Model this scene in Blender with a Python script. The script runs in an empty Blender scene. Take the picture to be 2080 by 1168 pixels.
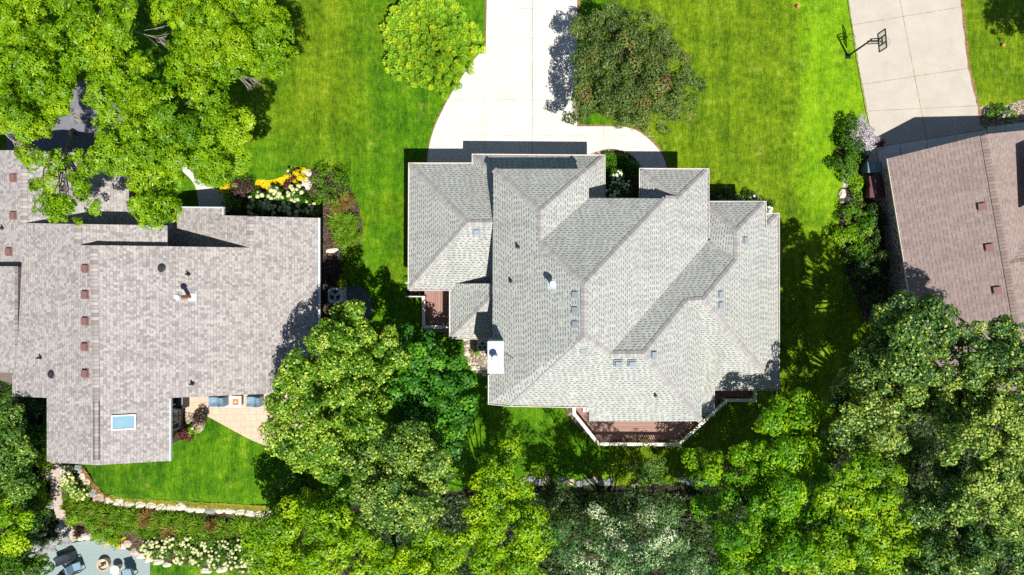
import bpy, bmesh, math, random
import numpy as np
from mathutils import Vector, Matrix

# ------------------------------------------------------------------ camera, world, sun
scene = bpy.context.scene
COL = scene.collection
H = 43.0                       # height of the drone above the lawn
FPX = 1387.0                   # focal length in photograph pixels (24 mm equivalent)
CX, CY = 1040.0, 584.0

cam_d = bpy.data.cameras.new("camera")
cam_d.sensor_width = 36.0
cam_d.lens = 36.0 * FPX / 2080.0
cam_d.clip_start = 0.5
cam_d.clip_end = 2000.0
cam = bpy.data.objects.new("camera", cam_d)
cam.location = (0, 0, H)
cam.rotation_euler = (0, 0, 0)
COL.objects.link(cam)
scene.camera = cam

SUN = Vector((0.235, -0.455, 1.0)).normalized()      # towards the sun
elev = math.asin(SUN.z)
world = bpy.data.worlds.new("World")
scene.world = world
world.use_nodes = True
wn = world.node_tree
bg = wn.nodes["Background"]
sky = wn.nodes.new("ShaderNodeTexSky")
sky.sky_type = 'NISHITA'
sky.sun_disc = False
sky.sun_elevation = elev
sky.sun_rotation = math.atan2(SUN.x, SUN.y)
sky.air_density = 1.0
sky.dust_density = 0.3
wn.links.new(sky.outputs[0], bg.inputs[0])
bg.inputs[1].default_value = 0.06

sun_d = bpy.data.lights.new("sun", 'SUN')
sun_d.energy = 5.0
sun_d.angle = math.radians(0.5)
sun_d.color = (1.0, 0.955, 0.87)
sun = bpy.data.objects.new("sun", sun_d)
sun.rotation_euler = SUN.to_track_quat('Z', 'Y').to_euler()
sun.location = (10, -20, 60)
COL.objects.link(sun)

scene.view_settings.view_transform = 'Standard'
scene.view_settings.look = 'None'
scene.view_settings.gamma = 1.0
scene.view_settings.use_curve_mapping = False
scene.view_settings.exposure = 0.5
scene.render.engine = 'CYCLES'
scene.cycles.use_denoising = False
scene.cycles.max_bounces = 6
scene.cycles.diffuse_bounces = 3
scene.cycles.transmission_bounces = 3
scene.cycles.transparent_max_bounces = 4
scene.render.filter_size = 1.2

random.seed(7)
rng = np.random.default_rng(11)

# ------------------------------------------------------------------ helpers
def P(px, py, z=0.0):
    k = (H - z) / FPX
    return Vector(((px - CX) * k, (CY - py) * k, z))

def tag(o, label=None, cat=None, group=None, kind=None):
    if label: o['label'] = label
    if cat: o['category'] = cat
    if group: o['group'] = group
    if kind: o['kind'] = kind
    return o

def empty(name, loc, rz=0.0, label=None, cat=None, group=None):
    o = bpy.data.objects.new(name, None)
    o.empty_display_size = 0.3
    o.location = loc
    o.rotation_euler = (0, 0, rz)
    COL.objects.link(o)
    o['_m'] = 0
    del o['_m']
    bpy.context.view_layer.update
    return tag(o, label, cat, group)

def wmat(o):
    """world matrix from location / z rotation without a depsgraph update"""
    m = Matrix.LocRotScale(o.location, o.rotation_euler, o.scale)
    return (wmat(o.parent) @ m) if o.parent else m

class MB:
    """collects pieces in world (or local) coordinates and links them as one mesh"""
    def __init__(s): s.v = []; s.f = []; s.uv = []
    def poly(s, pts, uvs=None):
        i = len(s.v); s.v += [tuple(p) for p in pts]
        s.f.append(tuple(range(i, i + len(pts)))); s.uv.append(uvs)
    def box(s, c, d, rz=0.0, R=None):
        hx, hy, hz = d[0] / 2, d[1] / 2, d[2] / 2
        if R is None: R = Matrix.Rotation(rz, 3, 'Z')
        c = Vector(c)
        pts = [c + R @ Vector((x, y, z)) for x in (-hx, hx) for y in (-hy, hy) for z in (-hz, hz)]
        i = len(s.v); s.v += [tuple(p) for p in pts]
        for q in ((0, 1, 3, 2), (4, 6, 7, 5), (0, 4, 5, 1), (2, 3, 7, 6), (0, 2, 6, 4), (1, 5, 7, 3)):
            s.f.append(tuple(i + k for k in q)); s.uv.append(None)
    def bar(s, a, b, w, h):
        a = Vector(a); b = Vector(b); d = b - a
        L = d.length
        if L < 1e-6: return
        x = d / L; up = Vector((0, 0, 1))
        if abs(x.z) > 0.98: up = Vector((0, 1, 0))
        y = up.cross(x).normalized(); z = x.cross(y)
        R = Matrix((x, y, z)).transposed()
        s.box((a + b) / 2, (L, w, h), R=R)
    def tube(s, pts, rad, n=6, cap=True):
        pts = [Vector(p) for p in pts]
        rings = []
        for k, p in enumerate(pts):
            d = (pts[min(k + 1, len(pts) - 1)] - pts[max(k - 1, 0)])
            if d.length < 1e-7: d = Vector((0, 0, 1))
            d.normalize()
            a = d.cross(Vector((0.13, 0.97, 0.2)));
            if a.length < 0.05: a = d.cross(Vector((1, 0, 0)))
            a.normalize(); b = d.cross(a)
            r = rad[k] if isinstance(rad, (list, tuple)) else rad
            i = len(s.v)
            for q in range(n):
                t = 2 * math.pi * q / n
                s.v.append(tuple(p + a * (r * math.cos(t)) + b * (r * math.sin(t))))
            rings.append(i)
        for k in range(len(rings) - 1):
            for q in range(n):
                s.f.append((rings[k] + q, rings[k] + (q + 1) % n, rings[k + 1] + (q + 1) % n, rings[k + 1] + q)); s.uv.append(None)
        if cap:
            s.f.append(tuple(rings[0] + q for q in range(n))[::-1]); s.uv.append(None)
            s.f.append(tuple(rings[-1] + q for q in range(n))); s.uv.append(None)
    def cyl(s, c, r, h, n=20, r2=None):
        c = Vector(c)
        s.tube([c, c + Vector((0, 0, h))], [r, r if r2 is None else r2], n)
    def prism(s, pts, z0, z1):
        n = len(pts)
        b = [Vector((p[0], p[1], z0)) for p in pts]; t = [Vector((p[0], p[1], z1)) for p in pts]
        s.poly(t); s.poly(b[::-1])
        for k in range(n):
            s.poly([b[k], b[(k + 1) % n], t[(k + 1) % n], t[k]])
    def build(s, name, mat, parent=None, smooth=False, bevel=0.0, solid=0.0, tagw=None, recalc=True):
        me = bpy.data.meshes.new(name)
        v = s.v
        if parent is not None:
            inv = wmat(parent).inverted()
            v = [tuple(inv @ Vector(p)) for p in v]
        me.from_pydata(v, [], s.f)
        if any(u is not None for u in s.uv):
            ul = me.uv_layers.new(name="UVMap")
            for poly, u in zip(me.polygons, s.uv):
                if u is not None:
                    for li, c in zip(poly.loop_indices, u): ul.data[li].uv = c
        if recalc and not any(u is not None for u in s.uv):
            bm = bmesh.new(); bm.from_mesh(me)
            bmesh.ops.recalc_face_normals(bm, faces=bm.faces)
            bm.to_mesh(me); bm.free()
        if smooth:
            me.polygons.foreach_set('use_smooth', [True] * len(me.polygons))
        me.materials.append(mat)
        me.update()
        o = bpy.data.objects.new(name, me)
        COL.objects.link(o)
        if parent is not None: o.parent = parent
        if solid:
            m = o.modifiers.new("solid", 'SOLIDIFY'); m.thickness = solid; m.offset = -1
        if bevel:
            m = o.modifiers.new("bevel", 'BEVEL'); m.width = bevel; m.segments = 2
            m.limit_method = 'ANGLE'
        return o

def copy_thing(o, loc, rz=None, label=None, group=None, scale=None):
    c = o.copy(); COL.objects.link(c); c.location = loc
    if rz is not None: c.rotation_euler = (0, 0, rz)
    if scale is not None: c.scale = scale
    if label: c['label'] = label
    if group: c['group'] = group
    for ch in list(o.children):
        d = ch.copy(); COL.objects.link(d); d.parent = c
        for g in list(ch.children):
            e = g.copy(); COL.objects.link(e); e.parent = d
    return c

# ------------------------------------------------------------------ materials
def new_mat(name):
    m = bpy.data.materials.new(name); m.use_nodes = True
    nt = m.node_tree; nt.nodes.clear()
    out = nt.nodes.new("ShaderNodeOutputMaterial")
    return m, nt, out

def N(nt, t, **kw):
    n = nt.nodes.new(t)
    for k, v in kw.items():
        if k.startswith('i_'):
            key = k[2:]
            key = int(key) if key.isdigit() else key.replace('_', ' ')
            n.inputs[key].default_value = v
        else: setattr(n, k, v)
    return n

def L(nt, a, b): nt.links.new(a, b)

def ramp(nt, fac, stops, interp='LINEAR'):
    r = nt.nodes.new("ShaderNodeValToRGB")
    r.color_ramp.interpolation = interp
    e = r.color_ramp.elements
    while len(e) < len(stops): e.new(0.5)
    for k, (p, c) in enumerate(stops):
        e[k].position = p; e[k].color = (*c, 1.0)
    if fac is not None: nt.links.new(fac, r.inputs[0])
    return r

def mixc(nt, fac, a, b, blend='MIX'):
    m = nt.nodes.new("ShaderNodeMix"); m.data_type = 'RGBA'; m.blend_type = blend
    for s, v in ((0, fac), (6, a), (7, b)):
        if hasattr(v, 'node'): nt.links.new(v, m.inputs[s])
        elif s == 0: m.inputs[0].default_value = v
        else: m.inputs[s].default_value = (*v, 1.0)
    return m.outputs[2]

def noise(nt, vec, scale, detail=3.0, rough=0.55, dist=0.0):
    n = nt.nodes.new("ShaderNodeTexNoise"); n.inputs['Scale'].default_value = scale
    n.inputs['Detail'].default_value = detail; n.inputs['Roughness'].default_value = rough
    n.inputs['Distortion'].default_value = dist
    if vec is not None: nt.links.new(vec, n.inputs['Vector'])
    return n.outputs[0]

def mathn(nt, op, a, b=None, c=None, clamp=False):
    m = nt.nodes.new("ShaderNodeMath"); m.operation = op; m.use_clamp = clamp
    for k, v in enumerate((a, b, c)):
        if v is None: continue
        if hasattr(v, 'node'): nt.links.new(v, m.inputs[k])
        else: m.inputs[k].default_value = v
    return m.outputs[0]

def geo(nt): return nt.nodes.new("ShaderNodeNewGeometry").outputs['Position']
def objc(nt): return nt.nodes.new("ShaderNodeTexCoord").outputs['Object']

def princ(nt, out, col, rough=0.7, metal=0.0, spec=0.4, bump=None, bstr=0.3, bdist=0.02):
    p = nt.nodes.new("ShaderNodeBsdfPrincipled")
    if hasattr(col, 'node'): nt.links.new(col, p.inputs['Base Color'])
    else: p.inputs['Base Color'].default_value = (*col, 1.0)
    p.inputs['Roughness'].default_value = rough
    p.inputs['Metallic'].default_value = metal
    p.inputs['Specular IOR Level'].default_value = spec
    if bump is not None:
        b = nt.nodes.new("ShaderNodeBump"); b.inputs['Strength'].default_value = bstr
        b.inputs['Distance'].default_value = bdist
        nt.links.new(bump, b.inputs['Height']); nt.links.new(b.outputs[0], p.inputs['Normal'])
    nt.links.new(p.outputs[0], out.inputs[0])
    return p

def simple(name, col, rough=0.6, metal=0.0, spec=0.4, var=0.12, vscale=3.0, coord='obj', bstr=0.0):
    m, nt, out = new_mat(name)
    v = objc(nt) if coord == 'obj' else geo(nt)
    n = noise(nt, v, vscale, 4.0)
    r = ramp(nt, n, [(0.3, tuple(c * (1 - var) for c in col)), (0.7, tuple(min(1, c * (1 + var)) for c in col))])
    princ(nt, out, r.outputs[0], rough, metal, spec, bump=n if bstr else None, bstr=bstr)
    return m

def shingle_mat(name, c_lo, c_mid, c_hi, gap_shade, bw=0.30, rh=0.143, shade_w=0.012, tinge=None, bias=0.0, fine=0.10):
    m, nt, out = new_mat(name)
    uv = nt.nodes.new("ShaderNodeTexCoord").outputs['UV']
    sep = N(nt, "ShaderNodeSeparateXYZ"); L(nt, uv, sep.inputs[0])
    row = mathn(nt, 'FLOOR', mathn(nt, 'DIVIDE', sep.outputs[1], rh))
    wr = N(nt, "ShaderNodeTexWhiteNoise", noise_dimensions='1D'); L(nt, row, wr.inputs['W'])
    u = mathn(nt, 'ADD', mathn(nt, 'DIVIDE', sep.outputs[0], bw), mathn(nt, 'MULTIPLY', wr.outputs[0], 7.0))
    # tabs of unequal width: warp u a little
    fl0 = mathn(nt, 'FLOOR', u)
    cu = fl0
    comb = N(nt, "ShaderNodeCombineXYZ"); L(nt, cu, comb.inputs[0]); L(nt, row, comb.inputs[1])
    wn_ = N(nt, "ShaderNodeTexWhiteNoise", noise_dimensions='2D'); L(nt, comb.outputs[0], wn_.inputs['Vector'])
    fu = mathn(nt, 'FRACT', u)
    fv = mathn(nt, 'FRACT', mathn(nt, 'DIVIDE', sep.outputs[1], rh))
    col = ramp(nt, wn_.outputs[0], [(0.0, c_lo), (0.42, c_mid), (1.0, c_hi)])
    # large soft weathering, a property of the granules
    big = noise(nt, uv, 0.55, 4.0)
    col1 = mixc(nt, mathn(nt, 'MULTIPLY', big, 0.35), col.outputs[0], tinge or c_mid)
    spk = noise(nt, uv, 22.0, 2.0)
    spkr = ramp(nt, spk, [(0.25, (1 - fine * 1.5,) * 3), (0.75, (1 + fine,) * 3)])
    col2 = mixc(nt, 1.0, col1, spkr.outputs[0], 'MULTIPLY')
    mps = N(nt, "ShaderNodeMapping"); mps.inputs['Scale'].default_value = (1.6, 0.22, 1.0); L(nt, uv, mps.inputs[0])
    stk = ramp(nt, noise(nt, mps.outputs[0], 1.0, 5.0, 0.65), [(0.32, (0.86, 0.86, 0.85)), (0.5, (1, 1, 1)), (0.7, (1.06, 1.06, 1.05))])
    col2 = mixc(nt, 1.0, col2, stk.outputs[0], 'MULTIPLY')
    # keyway gaps and painted shadow under the lower edge of each course
    gap_u = mathn(nt, 'LESS_THAN', fu, 0.07)
    wn2 = N(nt, "ShaderNodeTexWhiteNoise", noise_dimensions='3D')
    comb2 = N(nt, "ShaderNodeCombineXYZ", i_2=3.3); L(nt, cu, comb2.inputs[0]); L(nt, row, comb2.inputs[1])
    L(nt, comb2.outputs[0], wn2.inputs['Vector'])
    alt = mathn(nt, 'GREATER_THAN', mathn(nt, 'FRACT', mathn(nt, 'MULTIPLY', cu, 0.5)), 0.25)
    thick = mathn(nt, 'MULTIPLY', alt, mathn(nt, 'GREATER_THAN', wn2.outputs[0], 0.08))        # raised (double) tab
    edge_w = mathn(nt, 'ADD', mathn(nt, 'MULTIPLY', thick, shade_w / rh * 1.5), shade_w / rh * 0.25)
    gap_v = mathn(nt, 'LESS_THAN', fv, edge_w)
    g = mathn(nt, 'MAXIMUM', gap_v, mathn(nt, 'MULTIPLY', gap_u, 0.45))
    col3 = mixc(nt, g, col2, gap_shade)
    # height: each course slopes up to its lower edge
    hgt = mathn(nt, 'ADD', mathn(nt, 'MULTIPLY', mathn(nt, 'SUBTRACT', 1.0, fv), 0.010), mathn(nt, 'MULTIPLY', thick, 0.006))
    hgt = mathn(nt, 'ADD', hgt, mathn(nt, 'MULTIPLY', spk, 0.002))
    p = princ(nt, out, col3, 0.88, 0, 0.25, bump=hgt, bstr=0.6, bdist=1.0)
    return m

def leaf_mat(name, stops, transl=0.35, rough=0.45, spec=0.35, tcol=1.15):
    m, nt, out = new_mat(name)
    a = nt.nodes.new("ShaderNodeAttribute"); a.attribute_name = 'tint'
    r = ramp(nt, a.outputs['Fac'], stops)
    p = nt.nodes.new("ShaderNodeBsdfPrincipled")
    L(nt, r.outputs[0], p.inputs['Base Color'])
    p.inputs['Roughness'].default_value = rough
    p.inputs['Specular IOR Level'].default_value = spec
    t = nt.nodes.new("ShaderNodeBsdfTranslucent")
    tc = mixc(nt, 1.0, r.outputs[0], (tcol, tcol, tcol * 0.5), 'MULTIPLY')
    L(nt, tc, t.inputs[0])
    mx = nt.nodes.new("ShaderNodeMixShader"); mx.inputs[0].default_value = transl
    L(nt, p.outputs[0], mx.inputs[1]); L(nt, t.outputs[0], mx.inputs[2])
    L(nt, mx.outputs[0], out.inputs[0])
    return m

M = {}
# lawn -------------------------------------------------------------
def lawn_mat():
    m, nt, out = new_mat("lawn_grass")
    pos = geo(nt)
    sep = N(nt, "ShaderNodeSeparateXYZ"); L(nt, pos, sep.inputs[0])
    X, Y = sep.outputs[0], sep.outputs[1]
    fine = noise(nt, pos, 15.0, 4.0, 0.75)
    mid = noise(nt, pos, 2.6, 5.0, 0.65)
    pat = noise(nt, pos, 0.55, 5.0, 0.62)
    big = noise(nt, pos, 0.16, 4.0, 0.55)
    mp = N(nt, "ShaderNodeMapping"); mp.inputs['Scale'].default_value = (1.0, 0.08, 1.0); L(nt, pos, mp.inputs[0])
    stripe = noise(nt, mp.outputs[0], 1.6, 3.0, 0.5)
    mp2 = N(nt, "ShaderNodeMapping"); mp2.inputs['Scale'].default_value = (6.0, 1.2, 1.0); mp2.inputs['Rotation'].default_value = (0, 0, 0.06); L(nt, pos, mp2.inputs[0])
    streak = noise(nt, mp2.outputs[0], 1.6, 4.0, 0.7)
    t = mathn(nt, 'MULTIPLY', fine, 0.85)
    for q, w in ((mid, 0.50), (pat, 0.42), (stripe, 0.36), (streak, 0.55)):
        t = mathn(nt, 'ADD', t, mathn(nt, 'MULTIPLY', q, w))
    t = mathn(nt, 'SUBTRACT', t, 0.865)
    green = ramp(nt, t, [(0.30, (0.016, 0.070, 0.0010)), (0.46, (0.052, 0.160, 0.0010)), (0.60, (0.105, 0.238, 0.0020)), (0.76, (0.240, 0.371, 0.0250))])
    yell = ramp(nt, t, [(0.30, (0.034, 0.081, 0.0010)), (0.46, (0.105, 0.181, 0.0020)), (0.60, (0.190, 0.271, 0.0040)), (0.76, (0.370, 0.418, 0.0700))])
    lime = ramp(nt, t, [(0.30, (0.071, 0.180, 0.0020)), (0.47, (0.157, 0.325, 0.0030)), (0.60, (0.228, 0.420, 0.0040)), (0.78, (0.361, 0.470, 0.0400))])
    # the east lawn is drier (olive), the neighbour's uncut strip is lime
    wob = mathn(nt, 'MULTIPLY', mathn(nt, 'SUBTRACT', big, 0.5), 7.0)
    mid2 = mathn(nt, 'MULTIPLY', mathn(nt, 'SUBTRACT', mid, 0.5), 1.0)
    def step(v, a, b):
        r = N(nt, "ShaderNodeMapRange", interpolation_type='SMOOTHSTEP')
        L(nt, v, r.inputs[0]); r.inputs[1].default_value = a; r.inputs[2].default_value = b
        return r.outputs[0]
    e1 = step(mathn(nt, 'ADD', X, wob), 4.0, 7.5)
    e1 = mathn(nt, 'MULTIPLY', e1, 0.85)
    patch = step(big, 0.50, 0.62)
    pale_turf = mathn(nt, 'MULTIPLY', step(mathn(nt, 'ADD', X, wob), -17.0, -12.5), mathn(nt, 'SUBTRACT', 1.0, step(mathn(nt, 'ADD', X, wob), -11.5, -7.5)))  # paler, yellower turf in the north of the west lawn
    pale_turf = mathn(nt, 'MULTIPLY', pale_turf, step(Y, 4.0, 13.0))
    west = mathn(nt, 'MAXIMUM', mathn(nt, 'MULTIPLY', patch, 0.55), mathn(nt, 'MULTIPLY', pale_turf, 0.9))
    yf = mathn(nt, 'MAXIMUM', e1, west)
    c = mixc(nt, yf, green.outputs[0], yell.outputs[0])
    xs = mathn(nt, 'ADD', X, mathn(nt, 'ADD', mathn(nt, 'MULTIPLY', mid2, 1.3), mathn(nt, 'MULTIPLY', mathn(nt, 'SUBTRACT', pat, 0.5), 1.6)))
    e2 = mathn(nt, 'MULTIPLY', step(xs, 17.6, 18.7), mathn(nt, 'SUBTRACT', 1.0, step(xs, 25.0, 26.0)))
    e2 = mathn(nt, 'MULTIPLY', e2, step(Y, 1.0, 7.0))
    e2n = mathn(nt, 'MULTIPLY', e2, mathn(nt, 'ADD', 0.55, mathn(nt, 'MULTIPLY', mid, 0.6)), clamp=True)
    c = mixc(nt, e2n, c, lime.outputs[0])
    # dry, straw-coloured spots
    dry = step(noise(nt, pos, 0.75, 7.0, 0.75), 0.57, 0.74)
    c = mixc(nt, mathn(nt, 'MULTIPLY', dry, 0.55), c, (0.38, 0.36, 0.08))
    bmp = mathn(nt, 'ADD', noise(nt, pos, 16.0, 3.0, 0.7), mathn(nt, 'MULTIPLY', mid, 0.4))
    princ(nt, out, c, 0.85, 0, 0.15, bump=bmp, bstr=1.0, bdist=0.07)
    return m
M['lawn'] = lawn_mat()

def concrete(name, col, jointx=None, var=0.06):
    m, nt, out = new_mat(name)
    pos = geo(nt)
    n1 = noise(nt, pos, 0.7, 5.0, 0.6); n2 = noise(nt, pos, 14.0, 4.0, 0.7)
    r = ramp(nt, n1, [(0.3, tuple(c * (1 - var * 1.6) for c in col)), (0.7, tuple(min(1, c * (1 + var)) for c in col))])
    r2 = ramp(nt, n2, [(0.3, (0.9,) * 3), (0.7, (1.04,) * 3)])
    c = mixc(nt, 1.0, r.outputs[0], r2.outputs[0], 'MULTIPLY')
    st = noise(nt, pos, 1.9, 6.0, 0.75)
    sr = ramp(nt, st, [(0.60, (1, 1, 1)), (0.74, (0.86, 0.83, 0.78))])
    c = mixc(nt, 1.0, c, sr.outputs[0], 'MULTIPLY')
    princ(nt, out, c, 0.85, 0, 0.25, bump=n2, bstr=0.25, bdist=0.01)
    return m
M['drive'] = concrete("driveway_concrete", (0.585, 0.565, 0.52))
M['drive2'] = concrete("weathered_concrete", (0.44, 0.40, 0.345))
M['walk'] = concrete("walkway_concrete", (0.62, 0.62, 0.58))
M['asphalt'] = simple("asphalt", (0.16, 0.16, 0.19), 0.9, var=0.15, vscale=5, coord='geo')
M['joint'] = simple("joint_gap", (0.24, 0.21, 0.16), 0.95, var=0.3, vscale=2, coord='geo')
M['jointlight'] = simple("control_joint", (0.40, 0.37, 0.32), 0.95, var=0.25, vscale=2, coord='geo')
M['weeds'] = simple("joint_weeds", (0.22, 0.23, 0.09), 0.95, var=0.6, vscale=4, coord='geo')
M['dirt'] = simple("edge_soil", (0.22, 0.12, 0.06), 0.95, var=0.5, vscale=6, coord='geo', bstr=0.6)

def gravel(name, a, b, c_, scale=9.0):
    m, nt, out = new_mat(name)
    v = nt.nodes.new("ShaderNodeTexVoronoi"); v.inputs['Scale'].default_value = scale
    pos = geo(nt); L(nt, pos, v.inputs['Vector'])
    s = N(nt, "ShaderNodeSeparateXYZ"); L(nt, v.outputs['Color'], s.inputs[0])
    r = ramp(nt, s.outputs[0], [(0.0, a), (0.5, b), (1.0, c_)])
    d = ramp(nt, v.outputs['Distance'], [(0.35, (1, 1, 1)), (0.75, (0.4, 0.4, 0.4))])
    c = mixc(nt, 1.0, r.outputs[0], d.outputs[0], 'MULTIPLY')
    inv = mathn(nt, 'SUBTRACT', 1.0, v.outputs['Distance'])
    princ(nt, out, c, 0.8, 0, 0.3, bump=inv, bstr=1.0, bdist=0.05)
    return m
M['gravel'] = gravel("river_gravel", (0.20, 0.12, 0.08), (0.36, 0.29, 0.22), (0.62, 0.55, 0.45), 11)
M['gravel_dark'] = gravel("brown_cobble", (0.10, 0.07, 0.055), (0.22, 0.17, 0.14), (0.36, 0.30, 0.26), 8)
M['mulch'] = gravel("bark_mulch", (0.035, 0.018, 0.012), (0.085, 0.05, 0.035), (0.19, 0.13, 0.10), 13)
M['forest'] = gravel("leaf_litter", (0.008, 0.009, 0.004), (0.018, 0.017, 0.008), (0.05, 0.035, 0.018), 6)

def paver_mat():
    m, nt, out = new_mat("patio_pavers")
    pos = geo(nt)
    b = nt.nodes.new("ShaderNodeTexBrick"); L(nt, pos, b.inputs['Vector'])
    b.inputs['Scale'].default_value = 1.0
    b.inputs['Brick Width'].default_value = 0.62; b.inputs['Row Height'].default_value = 0.36
    b.inputs['Mortar Size'].default_value = 0.008; b.inputs['Bias'].default_value = 0.0
    b.squash = 0.7; b.squash_frequency = 3
    b.inputs['Color1'].default_value = (0.62, 0.45, 0.33, 1); b.inputs['Color2'].default_value = (0.52, 0.41, 0.33, 1)
    b.inputs['Mortar'].default_value = (0.30, 0.22, 0.16, 1)
    n = noise(nt, pos, 6, 4)
    r = ramp(nt, n, [(0.3, (0.9, 0.9, 0.9)), (0.7, (1.05, 1.03, 1.0))])
    princ(nt, out, mixc(nt, 1.0, b.outputs[0], r.outputs[0], 'MULTIPLY'), 0.85, 0, 0.25, bump=n, bstr=0.3, bdist=0.01)
    return m
M['pavers'] = paver_mat()
M['fines'] = simple("crushed_grey_stone", (0.24, 0.30, 0.30), 0.95, var=0.16, vscale=16, coord='geo', bstr=0.4)
M['stepstone'] = simple("step_stone", (0.42, 0.34, 0.29), 0.9, var=0.16, vscale=5, coord='geo', bstr=0.4)

# roofs ---------------------------------------------------------------
M['roof_grey'] = shingle_mat("grey_shingle", (0.33, 0.342, 0.325), (0.40, 0.41, 0.388), (0.45, 0.462, 0.435), (0.115, 0.125, 0.13), 0.15, 0.150, 0.027, tinge=(0.39, 0.395, 0.355))
M['roof_pink'] = shingle_mat("mottled_shingle", (0.225, 0.205, 0.207), (0.335, 0.31, 0.303), (0.43, 0.41, 0.395), (0.155, 0.135, 0.135), 0.148, 0.160, 0.012, tinge=(0.32, 0.285, 0.275))
M['roof_brown'] = shingle_mat("brown_shingle", (0.23, 0.177, 0.162), (0.26, 0.203, 0.186), (0.29, 0.23, 0.212), (0.15, 0.105, 0.10), 0.26, 0.20, 0.018, tinge=(0.31, 0.245, 0.225))
def cap_mat(name, a, b, line):
    m, nt, out = new_mat(name)
    uv = nt.nodes.new("ShaderNodeTexCoord").outputs['UV']
    sep = N(nt, "ShaderNodeSeparateXYZ"); L(nt, uv, sep.inputs[0])
    row = mathn(nt, 'DIVIDE', sep.outputs[0], 0.2)
    w = N(nt, "ShaderNodeTexWhiteNoise", noise_dimensions='1D'); L(nt, mathn(nt, 'FLOOR', row), w.inputs['W'])
    c = ramp(nt, w.outputs[0], [(0, a), (1, b)])
    g = mathn(nt, 'LESS_THAN', mathn(nt, 'FRACT', row), 0.14)
    c2 = mixc(nt, g, c.outputs[0], line)
    princ(nt, out, c2, 0.88, 0, 0.25)
    return m
M['cap_grey'] = cap_mat("grey_ridge_shingle", (0.29, 0.28, 0.275), (0.39, 0.375, 0.365), (0.22, 0.215, 0.21))
M['cap_pink'] = cap_mat("mottled_ridge_shingle", (0.22, 0.19, 0.185), (0.40, 0.37, 0.355), (0.17, 0.15, 0.145))
M['cap_brown'] = cap_mat("brown_ridge_shingle", (0.20, 0.155, 0.135), (0.28, 0.215, 0.19), (0.12, 0.085, 0.075))

M['white'] = simple("white_trim", (0.66, 0.60, 0.56), 0.5, var=0.04)
M['whitemetal'] = simple("painted_metal", (0.52, 0.56, 0.60), 0.45, var=0.03, vscale=1.5)
M['siding'] = simple("beige_siding", (0.50, 0.44, 0.36), 0.75, var=0.05)
M['taupe'] = simple("taupe_siding", (0.15, 0.12, 0.10), 0.8, var=0.08)
M['bluegrey'] = simple("bluegrey_siding", (0.30, 0.36, 0.40), 0.7, var=0.1)
M['stone'] = simple("stone_veneer", (0.32, 0.29, 0.26), 0.9, var=0.35, vscale=4, bstr=0.5)
def glass_mat():
    m, nt, out = new_mat("window_glass")
    princ(nt, out, (0.05, 0.10, 0.11), 0.06, 0.0, 0.9)
    return m
M['glass'] = glass_mat()
M['skyglass'] = simple("skylight_glass", (0.20, 0.34, 0.43), 0.12, spec=0.8, var=0.08, vscale=1.0)
M['galv'] = simple("galvanised_steel", (0.25, 0.285, 0.32), 0.85, spec=0.1, var=0.06)
M['ventbrown'] = simple("brown_vent_metal", (0.20, 0.105, 0.10), 0.5, var=0.08)
M['black'] = simple("black_metal", (0.012, 0.013, 0.016), 0.45, var=0.1)
M['rubber'] = simple("dark_rubber", (0.02, 0.02, 0.025), 0.7, var=0.2)
M['rust'] = simple("rusty_pipe", (0.42, 0.15, 0.06), 0.7, var=0.25, vscale=8)
M['slab'] = simple("shade_toned_slab", (0.10, 0.12, 0.13), 0.9, var=0.15, coord='geo')  # base colour darkened to hold the tree shade lying over the slab
M['pit'] = simple("tan_pit_stone", (0.55, 0.42, 0.30), 0.8, var=0.15)
M['goldflat'] = gravel("golden_mulch", (0.75, 0.50, 0.002), (0.85, 0.60, 0.002), (0.90, 0.68, 0.004), 14)
M['tanstone'] = gravel("tan_stone_wall", (0.26, 0.20, 0.17), (0.42, 0.34, 0.30), (0.58, 0.50, 0.45), 7)
M['acgrey'] = simple("ac_casing", (0.62, 0.65, 0.66), 0.5, var=0.06)
M['acdark'] = simple("ac_grille", (0.035, 0.045, 0.055), 0.5, var=0.1)
def deck_mat():
    m, nt, out = new_mat("deck_boards")
    uv = nt.nodes.new("ShaderNodeTexCoord").outputs['UV']
    sep = N(nt, "ShaderNodeSeparateXYZ"); L(nt, uv, sep.inputs[0])
    row = mathn(nt, 'DIVIDE', sep.outputs[1], 0.14)
    w = N(nt, "ShaderNodeTexWhiteNoise", noise_dimensions='1D'); L(nt, mathn(nt, 'FLOOR', row), w.inputs['W'])
    c = ramp(nt, w.outputs[0], [(0, (0.27, 0.155, 0.13)), (1, (0.32, 0.19, 0.16))])
    g = mathn(nt, 'LESS_THAN', mathn(nt, 'FRACT', row), 0.09)
    princ(nt, out, mixc(nt, g, c.outputs[0], (0.05, 0.02, 0.015)), 0.75, 0, 0.3)
    return m
M['deck'] = deck_mat()
M['rail'] = simple("cream_rail", (0.72, 0.64, 0.55), 0.55, var=0.05)
M['baluster'] = simple("dark_baluster", (0.12, 0.055, 0.04), 0.6, var=0.1)

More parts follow.
